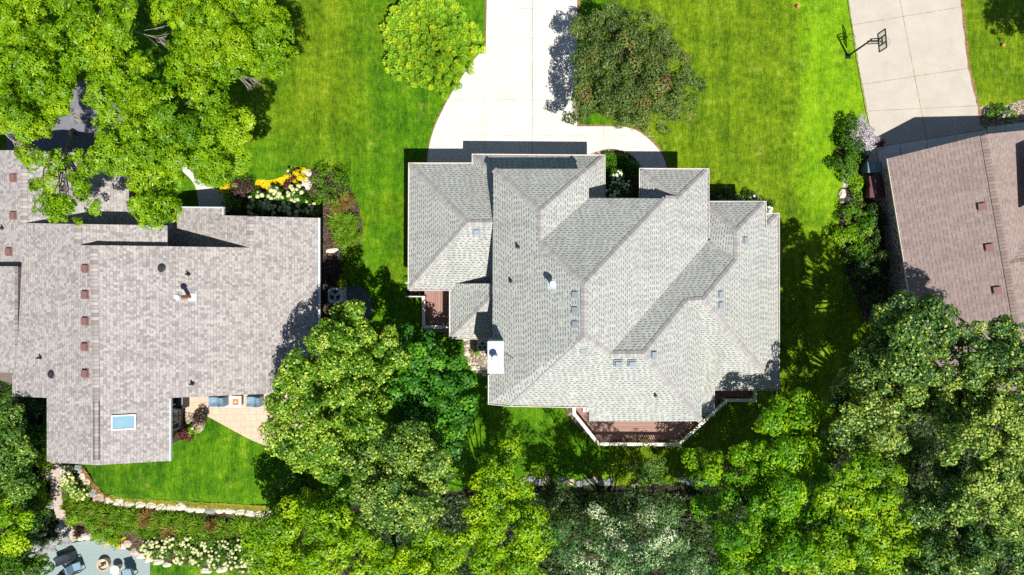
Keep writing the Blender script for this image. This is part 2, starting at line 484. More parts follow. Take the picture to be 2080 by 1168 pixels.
# plants ----------------------------------------------------------------
M['bark'] = simple("bark", (0.12, 0.095, 0.07), 0.95, var=0.35, vscale=6, bstr=0.6)
M['barkpale'] = simple("dead_wood", (0.42, 0.36, 0.30), 0.9, var=0.25, vscale=6)
M['leaf_ash'] = leaf_mat("ash_leaves", [(0, (0.081, 0.205, 0.0022)), (0.5, (0.178, 0.356, 0.0032)), (1, (0.313, 0.475, 0.0043))], 0.30)
M['leaf_linden'] = leaf_mat("linden_leaves", [(0, (0.036, 0.122, 0.0045)), (0.5, (0.110, 0.266, 0.0078)), (0.70, (0.208, 0.381, 0.0157)), (1, (0.605, 0.715, 0.1008))], 0.28)
M['leaf_maple'] = leaf_mat("maple_leaves", [(0, (0.018, 0.094, 0.0066)), (0.6, (0.053, 0.220, 0.0132)), (1, (0.154, 0.396, 0.0154))], 0.28)
M['leaf_olive'] = leaf_mat("olive_linden_leaves", [(0, (0.030, 0.097, 0.0108)), (0.5, (0.090, 0.205, 0.0172)), (0.7, (0.170, 0.302, 0.0302)), (1, (0.521, 0.614, 0.1186))], 0.25)
M['leaf_yellow'] = leaf_mat("yellow_green_leaves", [(0, (0.052, 0.163, 0.0011)), (0.5, (0.193, 0.396, 0.0022)), (1, (0.437, 0.605, 0.0045))], 0.35)
M['leaf_bright'] = leaf_mat("bright_green_leaves", [(0, (0.040, 0.161, 0.0011)), (0.5, (0.132, 0.356, 0.0023)), (1, (0.345, 0.540, 0.0046))], 0.35)
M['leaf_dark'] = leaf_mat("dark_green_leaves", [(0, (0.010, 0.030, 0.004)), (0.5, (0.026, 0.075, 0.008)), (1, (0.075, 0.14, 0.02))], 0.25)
M['leaf_dusky'] = leaf_mat("dusky_linden_leaves", [(0, (0.019, 0.067, 0.0125)), (0.5, (0.059, 0.157, 0.0251)), (0.72, (0.135, 0.261, 0.0314)), (1, (0.500, 0.564, 0.0940))], 0.22)
M['leaf_silver'] = leaf_mat("silver_leaves", [(0, (0.022, 0.080, 0.02)), (0.40, (0.085, 0.22, 0.05)), (0.68, (0.27, 0.40, 0.15)), (1, (0.75, 0.80, 0.55))], 0.2)
M['leaf_crab'] = leaf_mat("crabapple_leaves", [(0, (0.024, 0.054, 0.010)), (0.5, (0.078, 0.142, 0.022)), (0.985, (0.20, 0.26, 0.05)), (1, (0.25, 0.12, 0.06))], 0.2, rough=0.5)
M['leaf_cedar'] = leaf_mat("cedar_sprays", [(0, (0.179, 0.371, 0.0202)), (0.5, (0.317, 0.561, 0.0322)), (1, (0.529, 0.651, 0.0276))], 0.3, rough=0.6, spec=0.2)
M['leaf_shrub'] = leaf_mat("shrub_leaves", [(0, (0.028, 0.10, 0.003)), (0.5, (0.07, 0.19, 0.005)), (1, (0.15, 0.30, 0.008))], 0.3)
M['leaf_lime'] = leaf_mat("lime_leaves", [(0, (0.10, 0.26, 0.002)), (0.5, (0.18, 0.38, 0.003)), (1, (0.38, 0.50, 0.004))], 0.35)
M['leaf_gold'] = leaf_mat("golden_leaves", [(0, (0.45, 0.42, 0.003)), (1, (0.85, 0.72, 0.005))], 0.3)
M['leaf_red'] = leaf_mat("red_leaves", [(0, (0.05, 0.01, 0.012)), (1, (0.20, 0.03, 0.035))], 0.25)
M['leaf_purple'] = leaf_mat("brown_purple_leaves", [(0, (0.03, 0.018, 0.014)), (1, (0.12, 0.065, 0.05))], 0.2)
M['leaf_sedum'] = leaf_mat("sedum_leaves", [(0, (0.16, 0.20, 0.01)), (0.6, (0.30, 0.33, 0.02)), (1, (0.36, 0.13, 0.05))], 0.2)
M['leaf_sedumred'] = leaf_mat("rusty_sedum_leaves", [(0, (0.14, 0.10, 0.03)), (0.6, (0.32, 0.14, 0.06)), (1, (0.30, 0.30, 0.05))], 0.2)
M['blade'] = leaf_mat("grass_blades", [(0, (0.06, 0.17, 0.006)), (0.6, (0.17, 0.33, 0.012)), (1, (0.42, 0.42, 0.08))], 0.3)
M['blade_tan'] = leaf_mat("tan_grass_blades", [(0, (0.12, 0.13, 0.02)), (0.5, (0.28, 0.19, 0.05)), (1, (0.42, 0.22, 0.10))], 0.3)
M['blade_green'] = leaf_mat("daylily_blades", [(0, (0.03, 0.12, 0.006)), (0.6, (0.07, 0.22, 0.01)), (1, (0.15, 0.32, 0.015))], 0.3)
M['petal_cream'] = simple("cream_petals", (0.52, 0.54, 0.27), 0.8, var=0.15, vscale=14, bstr=0.6)
M['petal_white'] = simple("white_petals", (0.72, 0.76, 0.62), 0.8, var=0.15, vscale=14, bstr=0.6)
M['petal_lilac'] = leaf_mat("lilac_petals", [(0, (0.38, 0.32, 0.40)), (1, (0.72, 0.68, 0.74))], 0.2)
M['petal_pink'] = simple("pink_petals", (0.60, 0.22, 0.36), 0.7, var=0.2, vscale=9)
M['boulder'] = simple("pale_boulder", (0.60, 0.53, 0.45), 0.9, var=0.22, vscale=2.2, bstr=0.7)
M['boulder_grey'] = simple("grey_boulder", (0.26, 0.27, 0.27), 0.9, var=0.3, vscale=2.2, bstr=0.7)
M['boulder_pink'] = simple("pink_boulder", (0.50, 0.37, 0.31), 0.9, var=0.22, vscale=2.2, bstr=0.7)

# ------------------------------------------------------------------ terrain
def smooth(t):
    t = np.clip(t, 0, 1); return t * t * (3 - 2 * t)
ZT = 2.4
_pl = [(-200, 935), (128, 935), (150, 950), (172, 978), (196, 1006), (235, 1018), (300, 1021), (400, 1026), (545, 1040), (760, 1060), (760, 500), (-200, 500)]
PLAT = np.array([P(a, b, ZT)[:2] for a, b in _pl])
def sdist(x, y, poly):
    x = np.asarray(x, float); y = np.asarray(y, float)
    d2 = np.full(x.shape, 1e9); ins = np.zeros(x.shape, bool)
    n = len(poly)
    for i in range(n):
        ax, ay = poly[i]; bx, by = poly[(i + 1) % n]
        ex, ey = bx - ax, by - ay
        t = np.clip(((x - ax) * ex + (y - ay) * ey) / (ex * ex + ey * ey), 0, 1)
        d2 = np.minimum(d2, (x - ax - t * ex) ** 2 + (y - ay - t * ey) ** 2)
        c = ((ay > y) != (by > y)) & (x < (bx - ax) * (y - ay) / ((by - ay) + 1e-12) + ax)
        ins ^= c
    d = np.sqrt(d2); return np.where(ins, d, -d)
def gza(x, y):
    x = np.asarray(x, float); y = np.asarray(y, float)
    e = smooth((-9.3 - x) / 3.2); n = smooth((-2.5 - y) / 2.0)
    b = 0.5 + 1.1 * smooth((y + 16.3) / 4.2)
    m = smooth((sdist(x, y, PLAT) + 0.15) / 0.6)
    return e * n * (b + (ZT - b) * m)
def gz(x, y): return float(gza(np.array([x]), np.array([y]))[0])
def G(px, py, off=0.0):
    z = 0.0
    for _ in range(14):
        p = P(px, py, z + off); z = 0.5 * z + 0.5 * gz(p.x, p.y)
    p = P(px, py, z + off); return p
# ------------------------------------------------------------------ ground
def axis(lo, hi, dlo, dhi, fine, far):
    a = list(np.arange(dlo, dhi + 1e-6, fine))
    s = fine; x = dlo
    while x > lo: s *= 1.6; x -= s; a.insert(0, x)
    s = fine; x = dhi
    while x < hi: s *= 1.6; x += s; a.append(x)
    return np.array(a)
def build_ground():
    xs = axis(-500, 500, -36.0, -9.0, 0.25, 0); ys = axis(-500, 500, -20.0, -2.0, 0.25, 0)
    X, Y = np.meshgrid(xs, ys); Z = gza(X, Y)
    # the flat of the terrain dies out far to the west and south
    nx, ny = len(xs), len(ys)
    v = np.stack([X, Y, Z], -1).reshape(-1, 3)
    i = np.arange(nx * ny).reshape(ny, nx)
    f = np.stack([i[:-1, :-1], i[:-1, 1:], i[1:, 1:], i[1:, :-1]], -1).reshape(-1, 4)
    me = bpy.data.meshes.new("ground")
    me.from_pydata(v.tolist(), [], f.tolist())
    me.polygons.foreach_set('use_smooth', [True] * len(me.polygons))
    me.materials.append(M['lawn'])
    o = bpy.data.objects.new("ground", me); COL.objects.link(o)
    tag(o, kind='structure')
build_ground()

from mathutils.geometry import delaunay_2d_cdt
def cr(pts, n=5, closed=False):
    """Catmull-Rom through the points"""
    out = []
    m = len(pts)
    for i in range(m if closed else m - 1):
        if closed: p0, p1, p2, p3 = (pts[(i + k - 1) % m] for k in range(4))
        else: p0, p1, p2, p3 = pts[max(i - 1, 0)], pts[i], pts[i + 1], pts[min(i + 2, m - 1)]
        for k in range(n):
            t = k / n
            out.append(tuple(0.5 * ((2 * b) + (c - a) * t + (2 * a - 5 * b + 4 * c - d) * t * t + (3 * b - a - 3 * c + d) * t ** 3)
                             for a, b, c, d in zip(p0, p1, p2, p3)))
    if not closed: out.append(tuple(pts[-1]))
    return out
def sheet(name, pxs, mat, off=0.004, drape=False, z=None, kind='structure', res=0.35, parent=None, wob=0.0):
    if z is not None: W = [P(a, b, z) for a, b in pxs]
    elif drape: W = [G(a, b) for a, b in pxs]
    else: W = [P(a, b, 0.0) for a, b in pxs]
    pts = []
    n = len(W)
    for i in range(n):
        a, b = W[i], W[(i + 1) % n]
        L_ = math.hypot(b.x - a.x, b.y - a.y)
        k = max(1, int(L_ / (res if drape else (0.4 if wob else 1e9))))
        d = Vector((-(b.y - a.y), b.x - a.x)) / max(L_, 1e-6)
        for q in range(k):
            t = q / k
            w = (random.uniform(-wob, wob) if (wob and q) else 0.0)
            pts.append(Vector((a.x + (b.x - a.x) * t + d.x * w, a.y + (b.y - a.y) * t + d.y * w)))
    nb = len(pts)
    edges = [(i, (i + 1) % nb) for i in range(nb)]
    if drape:
        poly = np.array([(p.x, p.y) for p in pts])
        gx, gy = np.meshgrid(np.arange(poly[:, 0].min(), poly[:, 0].max(), res), np.arange(poly[:, 1].min(), poly[:, 1].max(), res))
        gx = gx.ravel(); gy = gy.ravel()
        ok = sdist(gx, gy, poly) > res * 0.5
        pts = pts + [Vector((float(a), float(b))) for a, b in zip(gx[ok], gy[ok])]
    vo, eo, fo, *_ = delaunay_2d_cdt(pts, edges, [], 1, 1e-5)
    if z is not None: zz = np.full(len(vo), z)
    elif drape: zz = gza(np.array([p.x for p in vo]), np.array([p.y for p in vo]))
    else: zz = np.zeros(len(vo))
    me = bpy.data.meshes.new(name)
    me.from_pydata([(p.x, p.y, float(q) + off) for p, q in zip(vo, zz)], [], [tuple(f) for f in fo])
    bm = bmesh.new(); bm.from_mesh(me)
    for f in bm.faces:
        f.normal_update()
        if f.normal.z < 0: f.normal_flip()
    bm.to_mesh(me); bm.free()
    me.materials.append(mat)
    o = bpy.data.objects.new(name, me); COL.objects.link(o)
    if kind: o['kind'] = kind
    return o

left_curve = cr([(987, 95), (962, 123), (928, 172), (902, 218), (881, 264), (870, 308), (867, 350)], 4)
walk_out = cr([(1262, 257), (1292, 265), (1322, 287), (1345, 315), (1354, 345), (1356, 385)], 4)
bed_arc = cr([(1190, 318), (1214, 307), (1248, 303), (1278, 313), (1299, 336), (1306, 385)], 4)
drive_pts = [(990, -60)] + left_curve + [(867, 430), (1190, 430)] + bed_arc + walk_out[::-1] + [(1172, 257), (1172, -60)]
sheet('driveway', drive_pts, M['drive'], 0.05)
# soil line round the slab
def edge_strip(name, pxs, w, mat, off, z=None, drape=False):
    mb = MB()
    W = [(G(a, b) if drape else P(a, b, z or 0)) for a, b in pxs]
    W2 = []
    for i in range(len(W) - 1):
        a, b = W[i], W[i + 1]; k = max(1, int((b - a).length / 0.3))
        for q in range(k): W2.append(a.lerp(b, q / k))
    W2.append(W[-1])
    l, r = [], []
    for i, p in enumerate(W2):
        d = W2[min(i + 1, len(W2) - 1)] - W2[max(i - 1, 0)]
        q = Vector((-d.y, d.x, 0)).normalized()
        ww = w * random.uniform(0.5, 1.2)
        l.append(p + q * ww / 2 + Vector((0, 0, off))); r.append(p - q * ww / 2 + Vector((0, 0, off)))
    for i in range(len(W2) - 1): mb.poly([l[i], l[i + 1], r[i + 1], r[i]])
    o = mb.build(name, mat, recalc=False)
    bm = bmesh.new(); bm.from_mesh(o.data)
    for f in bm.faces:
        f.normal_update()
        if f.normal.z < 0: f.normal_flip()
    bm.to_mesh(o.data); bm.free()
    o['kind'] = 'structure'
    return o
edge_strip('soil_edge', [(989, -60)] + left_curve, 0.22, M['dirt'], 0.012)
edge_strip('soil_edge', [(1173, -60), (1173, 257), (1262, 256)] + walk_out, 0.28, M['dirt'], 0.016)
def joints(name, segs, w, mat, z):
    mb = MB()
    for a, b in segs:
        A = P(*a, 0); B = P(*b, 0); n = max(2, int((B - A).length / 0.5))
        A.z = B.z = z
        q = Vector((-(B - A).y, (B - A).x, 0)).normalized()
        pr = None
        for k in range(n + 1):
            p = A.lerp(B, k / n); ww = w * random.uniform(0.6, 1.3)
            c = (p + q * ww / 2, p - q * ww / 2)
            if pr: mb.poly([pr[0], pr[1], c[1], c[0]] if (B - A).cross(q).z < 0 else [pr[1], pr[0], c[0], c[1]])
            pr = c
    o = mb.build(name, mat); o['kind'] = 'structure'
    bm = bmesh.new(); bm.from_mesh(o.data)
    for f in bm.faces:
        f.normal_update()
        if f.normal.z < 0: f.normal_flip()
    bm.to_mesh(o.data); bm.free()
    return o
joints('driveway_joint', [((1081, -60), (1081, 330))], 0.04, M['joint'], 0.054)
joints('driveway_joint', [((985, 95), (985, 330)), ((1172, 257), (1172, 330)), ((989, 18), (1172, 18)), ((989, 78), (1172, 78)), ((956, 141), (1172, 141)),
                          ((907, 203), (1172, 203)), ((877, 275), (1330, 277)), ((1226, 257), (1226, 302))], 0.028, M['jointlight'], 0.054)

sheet('neighbour_driveway', [(1716, -60), (1721, 0), (1741, 124), (1761, 234), (1772, 284), (1778, 300), (2004, 264), (1992, 254), (1987, 217), (1967, 136), (1950, 0), (1941, -60)], M['drive2'], 0.05)
sheet('apron', [(1778, 300), (2004, 264), (2004, 258), (2200, 234), (2200, 330), (1800, 350), (1789, 345)], M['walk'], 0.045)
sheet('bin_pad', [(1748, 345), (1776, 300), (1789, 345), (1830, 345), (1830, 430), (1800, 418), (1762, 402)], M['drive2'], 0.041)
joints('driveway_joint', [((1815, -60), (1882, 284)), ((1732, 51), (1950, 15)), ((1750, 172), (1973, 138))], 0.03, M['weeds'], 0.054)
joints('driveway_joint', [((1763, 226), (1987, 215)), ((1827, 292), (1832, 330)), ((1882, 283), (1886, 330)), ((1938, 274), (1943, 310)), ((2004, 264), (2007, 300)), ((2040, 255), (2044, 300)), ((1778, 300), (2004, 263))], 0.03, M['joint'], 0.055)
edge_strip('soil_edge', [(1950, -20), (1967, 136), (1987, 217), (1992, 254)], 0.18, M['dirt'], 0.056)
edge_strip('soil_edge', [(1719, -20), (1741, 124), (1761, 234)], 0.12, M['weeds'], 0.056)
sheet('gravel_bed', [(1988, 217), (2010, 215), (2040, 215), (2080, 202), (2200, 190), (2200, 240), (2000, 258), (1993, 254)], M['gravel'], 0.02)

sheet('asphalt_drive', [(14, 262), (14, 380), (260, 380), (330, 300), (262, 245), (215, 190), (190, 165), (150, 165), (140, 235)], M['asphalt'], 0.02)
sheet('front_walk', cr([(280, 250), (330, 275), (374, 327), (411, 370), (457, 389)], 4) + [(466, 430), (405, 440)] + cr([(404, 420), (396, 376), (362, 341), (300, 300), (250, 290)], 4), M['drive'], 0.04)
bedpts = [(404, 440), (405, 422), (455, 388), (478, 362), (512, 378), (545, 380), (572, 366), (590, 350), (640, 344), (680, 352), (712, 383), (730, 420), (737, 470), (722, 528), (726, 575), (735, 584), (700, 660), (600, 690), (600, 430)]
sheet('planting_bed', bedpts, M['mulch'], 0.012, wob=0.03)
sheet('golden_mulch', cr([(519, 383), (522, 365), (548, 366), (570, 360), (583, 352)], 4) + cr([(590, 356), (587, 368), (570, 378), (545, 386)], 4), M['goldflat'], 0.03)
sheet('side_slab', cr([(700, 578), (730, 582), (748, 600), (757, 628), (745, 650)], 4) + [(700, 650)], M['slab'], 0.03)
sheet('gravel_bed', cr([(940, 680), (944, 712), (952, 738), (972, 757), (1000, 768)], 4) + [(1030, 768), (1030, 680)], M['gravel'], 0.014, wob=0.03)
sheet('gravel_bed', [(866, 655), (866, 672), (920, 676), (920, 655)], M['gravel'], 0.014, wob=0.03)
sheet('gravel_bed', [(1150, 815), (1150, 838), (1163, 855), (1215, 905), (1240, 905), (1240, 815)], M['gravel'], 0.014)
sheet('gravel_bed', [(1180, 322), (1192, 317)] + bed_arc[1:8] + [(1240, 340), (1180, 340)], M['gravel'], 0.018)
sheet('entry_bed', [(1222, 312)] + bed_arc[6:] + [(1306, 420), (1222, 420)], M['mulch'], 0.012)
sheet('foundation_bed', [(1436, 388), (1480, 392), (1510, 402), (1560, 408), (1568, 440), (1430, 440)], M['mulch'], 0.012, wob=0.03)
sheet('side_bed', [(1716, 255), (1770, 290), (1790, 300), (1750, 345), (1765, 402), (1830, 430), (1890, 640), (1760, 660), (1722, 560), (1702, 480), (1712, 380), (1700, 320)], M['mulch'], 0.012, wob=0.04)
sheet('cobble_strip', [(1806, 440), (1850, 440), (1900, 660), (1802, 660)], M['gravel_dark'], 0.03)
# terrace and garden below it
sheet('patio', [(340, 790), (640, 790), (640, 940), (600, 928)] + cr([(556, 911), (510, 893), (465, 869), (421, 845)], 4) + [(400, 840), (376, 836), (365, 842), (340, 842)], M['pavers'], 0.04, z=ZT)
sheet('gravel_bed', cr([(376, 838), (400, 841), (419, 847), (417, 862), (411, 875), (399, 880), (391, 868), (378, 856)], 3, True), M['gravel'], 0.05, z=ZT)
slope = [(130, 946), (172, 982), (200, 1008), (238, 1022), (400, 1029), (545, 1043), (720, 1065), (720, 1180), (560, 1164), (400, 1150), (306, 1137), (270, 1112), (215, 1090), (165, 1098), (150, 1060), (136, 1028), (126, 1000)]
sheet('slope_bed', slope, M['mulch'], 0.05, drape=True, wob=0.03)
sheet('gravel_patio', cr([(60, 1128), (110, 1108), (149, 1102), (181, 1097), (215, 1099), (255, 1113), (297, 1137), (306, 1142)], 3) + [(306, 1230), (60, 1230)], M['fines'], 0.07, drape=True)
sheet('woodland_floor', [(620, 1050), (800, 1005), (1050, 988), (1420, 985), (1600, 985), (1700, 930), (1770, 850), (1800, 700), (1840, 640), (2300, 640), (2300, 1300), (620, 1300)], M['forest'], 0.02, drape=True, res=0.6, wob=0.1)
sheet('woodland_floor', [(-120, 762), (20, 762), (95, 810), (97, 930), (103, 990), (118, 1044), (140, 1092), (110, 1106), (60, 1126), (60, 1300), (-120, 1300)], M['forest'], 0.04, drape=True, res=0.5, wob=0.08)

# ------------------------------------------------------------------ roofs
class Roof:
    """roof faces given by photo outline and height of each corner; kept for placing things on them"""
    def __init__(s, mat): s.mb = MB(); s.faces = []; s.mat = mat
    def face(s, pts):
        W = [P(x, y, z) for x, y, z in pts]
        n = Vector((0, 0, 0))
        for i in range(len(W)):
            a, b = W[i], W[(i + 1) % len(W)]
            n += Vector(((a.y - b.y) * (a.z + b.z), (a.z - b.z) * (a.x + b.x), (a.x - b.x) * (a.y + b.y)))
        n.normalize()
        if n.z < 0: n = -n; W = W[::-1]; pts = pts[::-1]
        c = sum(W, Vector((0, 0, 0))) / len(W)
        u = Vector((0, 0, 1)).cross(n)
        u = u.normalized() if u.length > 1e-4 else Vector((1, 0, 0))
        v = n.cross(u)
        s.mb.poly(W, [(p.dot(u) + 50, p.dot(v) + 50) for p in W])
        s.faces.append((np.array([(a, b) for a, b, _ in pts], float), n, c, u, v))
    def at(s, px, py):
        for poly, n, c, u, v in s.faces:
            if sdist(np.array([px]), np.array([py]), poly)[0] > -1:
                o = Vector((0, 0, H)); d = P(px, py, 0) - o
                t = (c - o).dot(n) / d.dot(n)
                return o + d * t, n
        raise ValueError((px, py))
    def build(s, parent, thick=0.14):
        o = s.mb.build('roof', s.mat, parent, recalc=False, solid=thick)
        return o

def caps(name, segs, mat, parent, w=0.17):
    for a, b, drop in segs:
        mb = MB()
        A = P(*a); B = P(*b); d = B - A; L_ = d.length
        q = Vector((-d.y, d.x, 0)).normalized()
        pts = []
        for p in (A, B):
            pts.append([p + Vector((0, 0, 0.045)), p + q * w + Vector((0, 0, 0.03 - drop * w)), p - q * w + Vector((0, 0, 0.03 - drop * w))])
        (a0, a1, a2), (b0, b1, b2) = pts
        dz = Vector((0, 0, -0.03))
        quads = [([a0, b0, b1, a1], [(0, 0), (L_, 0), (L_, w), (0, w)]), ([a0, a2, b2, b0], [(0, 0), (0, w), (L_, w), (L_, 0)]),
                 ([a1, b1, b1 + dz, a1 + dz], [(0, 0), (L_, 0), (L_, .02), (0, .02)]), ([a2, a2 + dz, b2 + dz, b2], [(0, 0), (0, .02), (L_, .02), (L_, 0)])]
        idx = {}
        for q4, u4 in quads:
            f = []
            for p in q4:
                key = tuple(round(v, 4) for v in p)
                if key not in idx: idx[key] = len(mb.v); mb.v.append(tuple(p))
                f.append(idx[key])
            mb.f.append(tuple(f)); mb.uv.append(u4)
        o = mb.build(name, mat, parent, recalc=False)
        bm = bmesh.new(); bm.from_mesh(o.data)
        for f in bm.faces:
            f.normal_update()
            if f.normal.z < -0.01: f.normal_flip()
        bm.to_mesh(o.data); bm.free()

def gutters(name, lines, mat, parent, w=0.11, h=0.11):
    for ln in lines:
        mb = MB()
        for i in range(len(ln) - 1):
            A = P(*ln[i]); B = P(*ln[i + 1]); d = (B - A)
            q = Vector((-d.y, d.x, 0)).normalized()          # outward = left of travel
            t = d.normalized()
            up = Vector((0, 0, 1))
            A = A - q * 0.05; B = B - q * 0.05
            A2 = A + t * (0.0 if i == 0 else -w * 0.5); B2 = B + t * (0.0 if i == len(ln) - 2 else w * 0.5)
            mb.bar(A2 + q * w - up * h * 0.3, B2 + q * w - up * h * 0.3, 0.028, h)         # front lip
            mb.bar(A2 + q * w * 0.5 - up * h * 0.75, B2 + q * w * 0.5 - up * h * 0.75, w * 1.0, 0.02)
            mb.bar(A2 + q * 0.015 - up * h * 0.9, B2 + q * 0.015 - up * h * 0.9, 0.03, h * 1.6)  # fascia
            n = int(d.length / 1.25)
            for k in range(1, n + 1):                                    # hangers
                c = A + d * (k / (n + 1)) + q * w * 0.5
                mb.bar(c - q * w * 0.5, c + q * w * 0.5, 0.025, 0.012)
        mb.build(name, mat, parent)

def basis(n):
    """frame on a slope: x across (horizontal), y upslope, z normal"""
    u = Vector((0, 0, 1)).cross(n).normalized(); v = n.cross(u)
    return Matrix((u, v, n)).transposed()

def box_vents(roof, spots, mat, parent, size=0.33):
    for px, py in spots:
        p, n = roof.at(px, py); R = basis(n)
        mb = MB()
        mb.box(p + n * 0.075, (size, size, 0.13), R=R)
        mb.box(p + n * 0.015, (size + 0.14, size + 0.12, 0.02), R=R)
        mb.build('roof_vent', mat, parent, bevel=0.015)

def vent_pipes(roof, spots, parent, r=0.055, h=0.38):
    for px, py in spots:
        p, n = roof.at(px, py); mb = MB()
        mb.cyl(p - Vector((0, 0, 0.05)), r, h, 10)
        mb.cyl(p + n * 0.01, r * 2.1, 0.06, 12, r * 1.2)
        mb.build('vent_pipe', M['rubber'], parent)

def walls(parent, polys, mat, name='wall'):
    mb = MB()
    for pts, zr, z0, z1 in polys:
        W = [P(a, b, zr) for a, b in pts]
        mb.prism([(p.x, p.y) for p in W], z0, z1)
    return mb.build(name, mat, parent)

def wall_window(parent, c, w, h, facing, frame='white'):
    """c: centre on the wall face; facing: unit vector out of the wall"""
    f = Vector(facing); R = Matrix((Vector((-f.y, f.x, 0)), f, Vector((0, 0, 1)))).transposed()
    mb = MB(); t = 0.07
    c = Vector(c)
    for dx, dz, sx, sz in ((0, h / 2, w + t, t), (0, -h / 2, w + t, t), (-w / 2, 0, t, h - t), (w / 2, 0, t, h - t), (0, 0, 0.04, h - t)):
        mb.box(c + R @ Vector((dx, 0.03, dz)), (sx, 0.08, sz), R=R)
    fr = mb.build('window', M[frame], parent)
    g = MB(); g.box(c + R @ Vector((0, 0.012, 0)), (w - t * 1.1, 0.03, h - t * 1.1), R=R)
    pane = g.build('pane', M['glass'])
    pane.parent = fr
    pane.matrix_parent_inverse = Matrix.Identity(4)
    inv = wmat(fr).inverted()
    for v in pane.data.vertices: v.co = inv @ v.co
    return fr

# ------------------------------------------------------------------ main house
def main_house():
    h = empty('suburban_house', P(1200, 600, 0), 0, 'large house in the middle with a many-hipped light grey shingle roof', 'house')
    r = Roof(M['roof_grey'])
    # garage wing (low)
    r.face([(832, 333, 3.3), (950, 452, 5.62), (830.5, 588, 3.3)])
    r.face([(832, 333, 3.3), (961, 333, 3.3), (1006, 375, 4.35), (1006, 452, 5.62), (950, 452, 5.62)])
    r.face([(961, 333, 3.3), (961, 315, 3.2), (1006, 353, 4.2), (1006, 375, 4.35)])
    r.face([(961, 315, 3.2), (1227, 317, 3.2), (1188, 352, 4.25), (1006, 353, 4.2)])
    r.face([(1227, 317, 3.2), (1188, 352, 4.25), (1188, 412, 4.15), (1227, 412, 3.2)])
    r.face([(830.5, 588, 3.3), (950, 452, 5.62), (1006, 452, 5.62), (1006, 578, 3.55), (936, 589, 3.35), (915, 588, 3.3)])
    # low link behind the garage
    r.face([(915, 588, 3.3), (924, 576, 3.56), (1006, 576, 5.0), (1006, 598, 5.0), (915, 686, 3.3)])
    r.face([(915, 686, 3.3), (1006, 598, 5.0), (1006, 686, 3.3)])
    # upper roof
    r.face([(1002, 343, 5.7), (1098, 429, 7.38), (1098, 490, 7.38), (1187, 578, 8.85), (1187, 684, 8.82), (1034, 823, 6.0), (994, 819, 5.62), (994, 700, 5.62), (1000, 700, 5.7)])
    r.face([(1002, 343, 5.7), (1196, 343, 5.7), (1098, 429, 7.38)])
    r.face([(1196, 343, 5.7), (1196, 402, 5.7), (1098, 490, 7.38), (1098, 429, 7.38)])
    r.face([(1196, 402, 5.7), (1352, 403, 5.7), (1187, 578, 8.85), (1098, 490, 7.38)])
    r.face([(1187, 578, 8.85), (1352, 403, 5.7), (1377, 404, 5.12), (1438, 345, 3.85), (1438, 490, 3.8), (1239, 719, 7.9), (1187, 684, 8.82)])
    r.face([(1187, 684, 8.82), (1239, 719, 7.9), (1308, 719, 7.9), (1425, 856, 5.25), (1197, 856, 5.25), (1196, 826, 5.86), (1034, 823, 6.0)])
    r.face([(1308, 719, 7.9), (1396, 611, 6.12), (1425, 641, 5.45), (1425, 856, 5.25)])
    r.face([(1239, 719, 7.9), (1438, 490, 3.8), (1442, 487, 3.75), (1497, 528, 4.6), (1430, 609, 6.1), (1396, 611, 6.12), (1308, 719, 7.9)])
    # portico
    r.face([(1301, 344, 3.85), (1438, 345, 3.85), (1377, 404, 5.12)])
    r.face([(1301, 344, 3.85), (1377, 404, 5.12), (1377, 416, 5.12), (1301, 416, 3.85)])
    # east block
    r.face([(1434, 411, 3.3), (1554, 411, 3.3), (1497, 470, 4.6)])
    r.face([(1434, 411, 3.3), (1497, 470, 4.6), (1497, 528, 4.6), (1442, 487, 3.75), (1434, 480, 3.4)])
    r.face([(1554, 411, 3.25), (1554, 463, 3.25), (1581, 435, 2.7), (1581, 790, 2.6), (1430, 609, 6.1), (1497, 528, 4.6), (1497, 470, 4.6)])
    r.face([(1554, 437, 2.72), (1581, 435, 2.7), (1554, 463, 3.2)])
    r.face([(1396, 611.5, 6.08), (1430, 609, 6.1), (1581, 790, 2.6), (1449, 790, 2.55), (1449, 843, 1.8), (1416, 843, 1.8), (1416, 640, 5.5)])
    ro = r.build(h)
    hip, rid = 0.47, 0.66
    caps('ridge_cap', [
        ((833, 334, 3.32), (950, 452, 5.62), hip), ((831, 587, 3.32), (950, 452, 5.62), hip), ((950, 452, 5.62), (999, 452, 5.62), rid),
        ((962, 316, 3.22), (1000, 349, 4.1), hip), ((1226, 318, 3.22), (1196, 345, 4.05), hip), ((916, 685, 3.32), (1000, 604, 4.9), hip),
        ((1003, 344, 5.72), (1098, 429, 7.38), hip), ((1195, 344, 5.72), (1098, 429, 7.38), hip), ((1098, 429, 7.38), (1098, 490, 7.38), rid),
        ((1098, 490, 7.38), (1187, 578, 8.85), hip), ((1187, 578, 8.85), (1352, 403, 5.7), hip), ((1187, 578, 8.85), (1187, 684, 8.82), rid),
        ((1187, 684, 8.82), (1035, 822, 6.0), hip), ((1187, 684, 8.82), (1239, 719, 7.9), hip), ((1239, 719, 7.9), (1308, 719, 7.9), rid),
        ((1308, 719, 7.9), (1424, 855, 5.25), hip), ((1308, 719, 7.9), (1396, 611, 6.12), hip), ((1396, 611, 6.12), (1430, 609, 6.1), rid),
        ((1430, 609, 6.1), (1497, 528, 4.6), hip), ((1497, 528, 4.6), (1497, 470, 4.6), rid), ((1497, 470, 4.6), (1553, 412, 3.3), hip),
        ((1497, 470, 4.6), (1440, 417, 3.42), hip), ((1430, 609, 6.1), (1580, 789, 2.62), hip), ((1302, 345, 3.88), (1377, 404, 5.12), hip),
        ((1377, 404, 5.12), (1437, 346, 3.88), hip), ((1352, 403, 5.7), (1377, 404, 5.14), hip), ((1580, 436, 2.72), (1556, 461, 3.2), hip)], M['cap_grey'], ro)
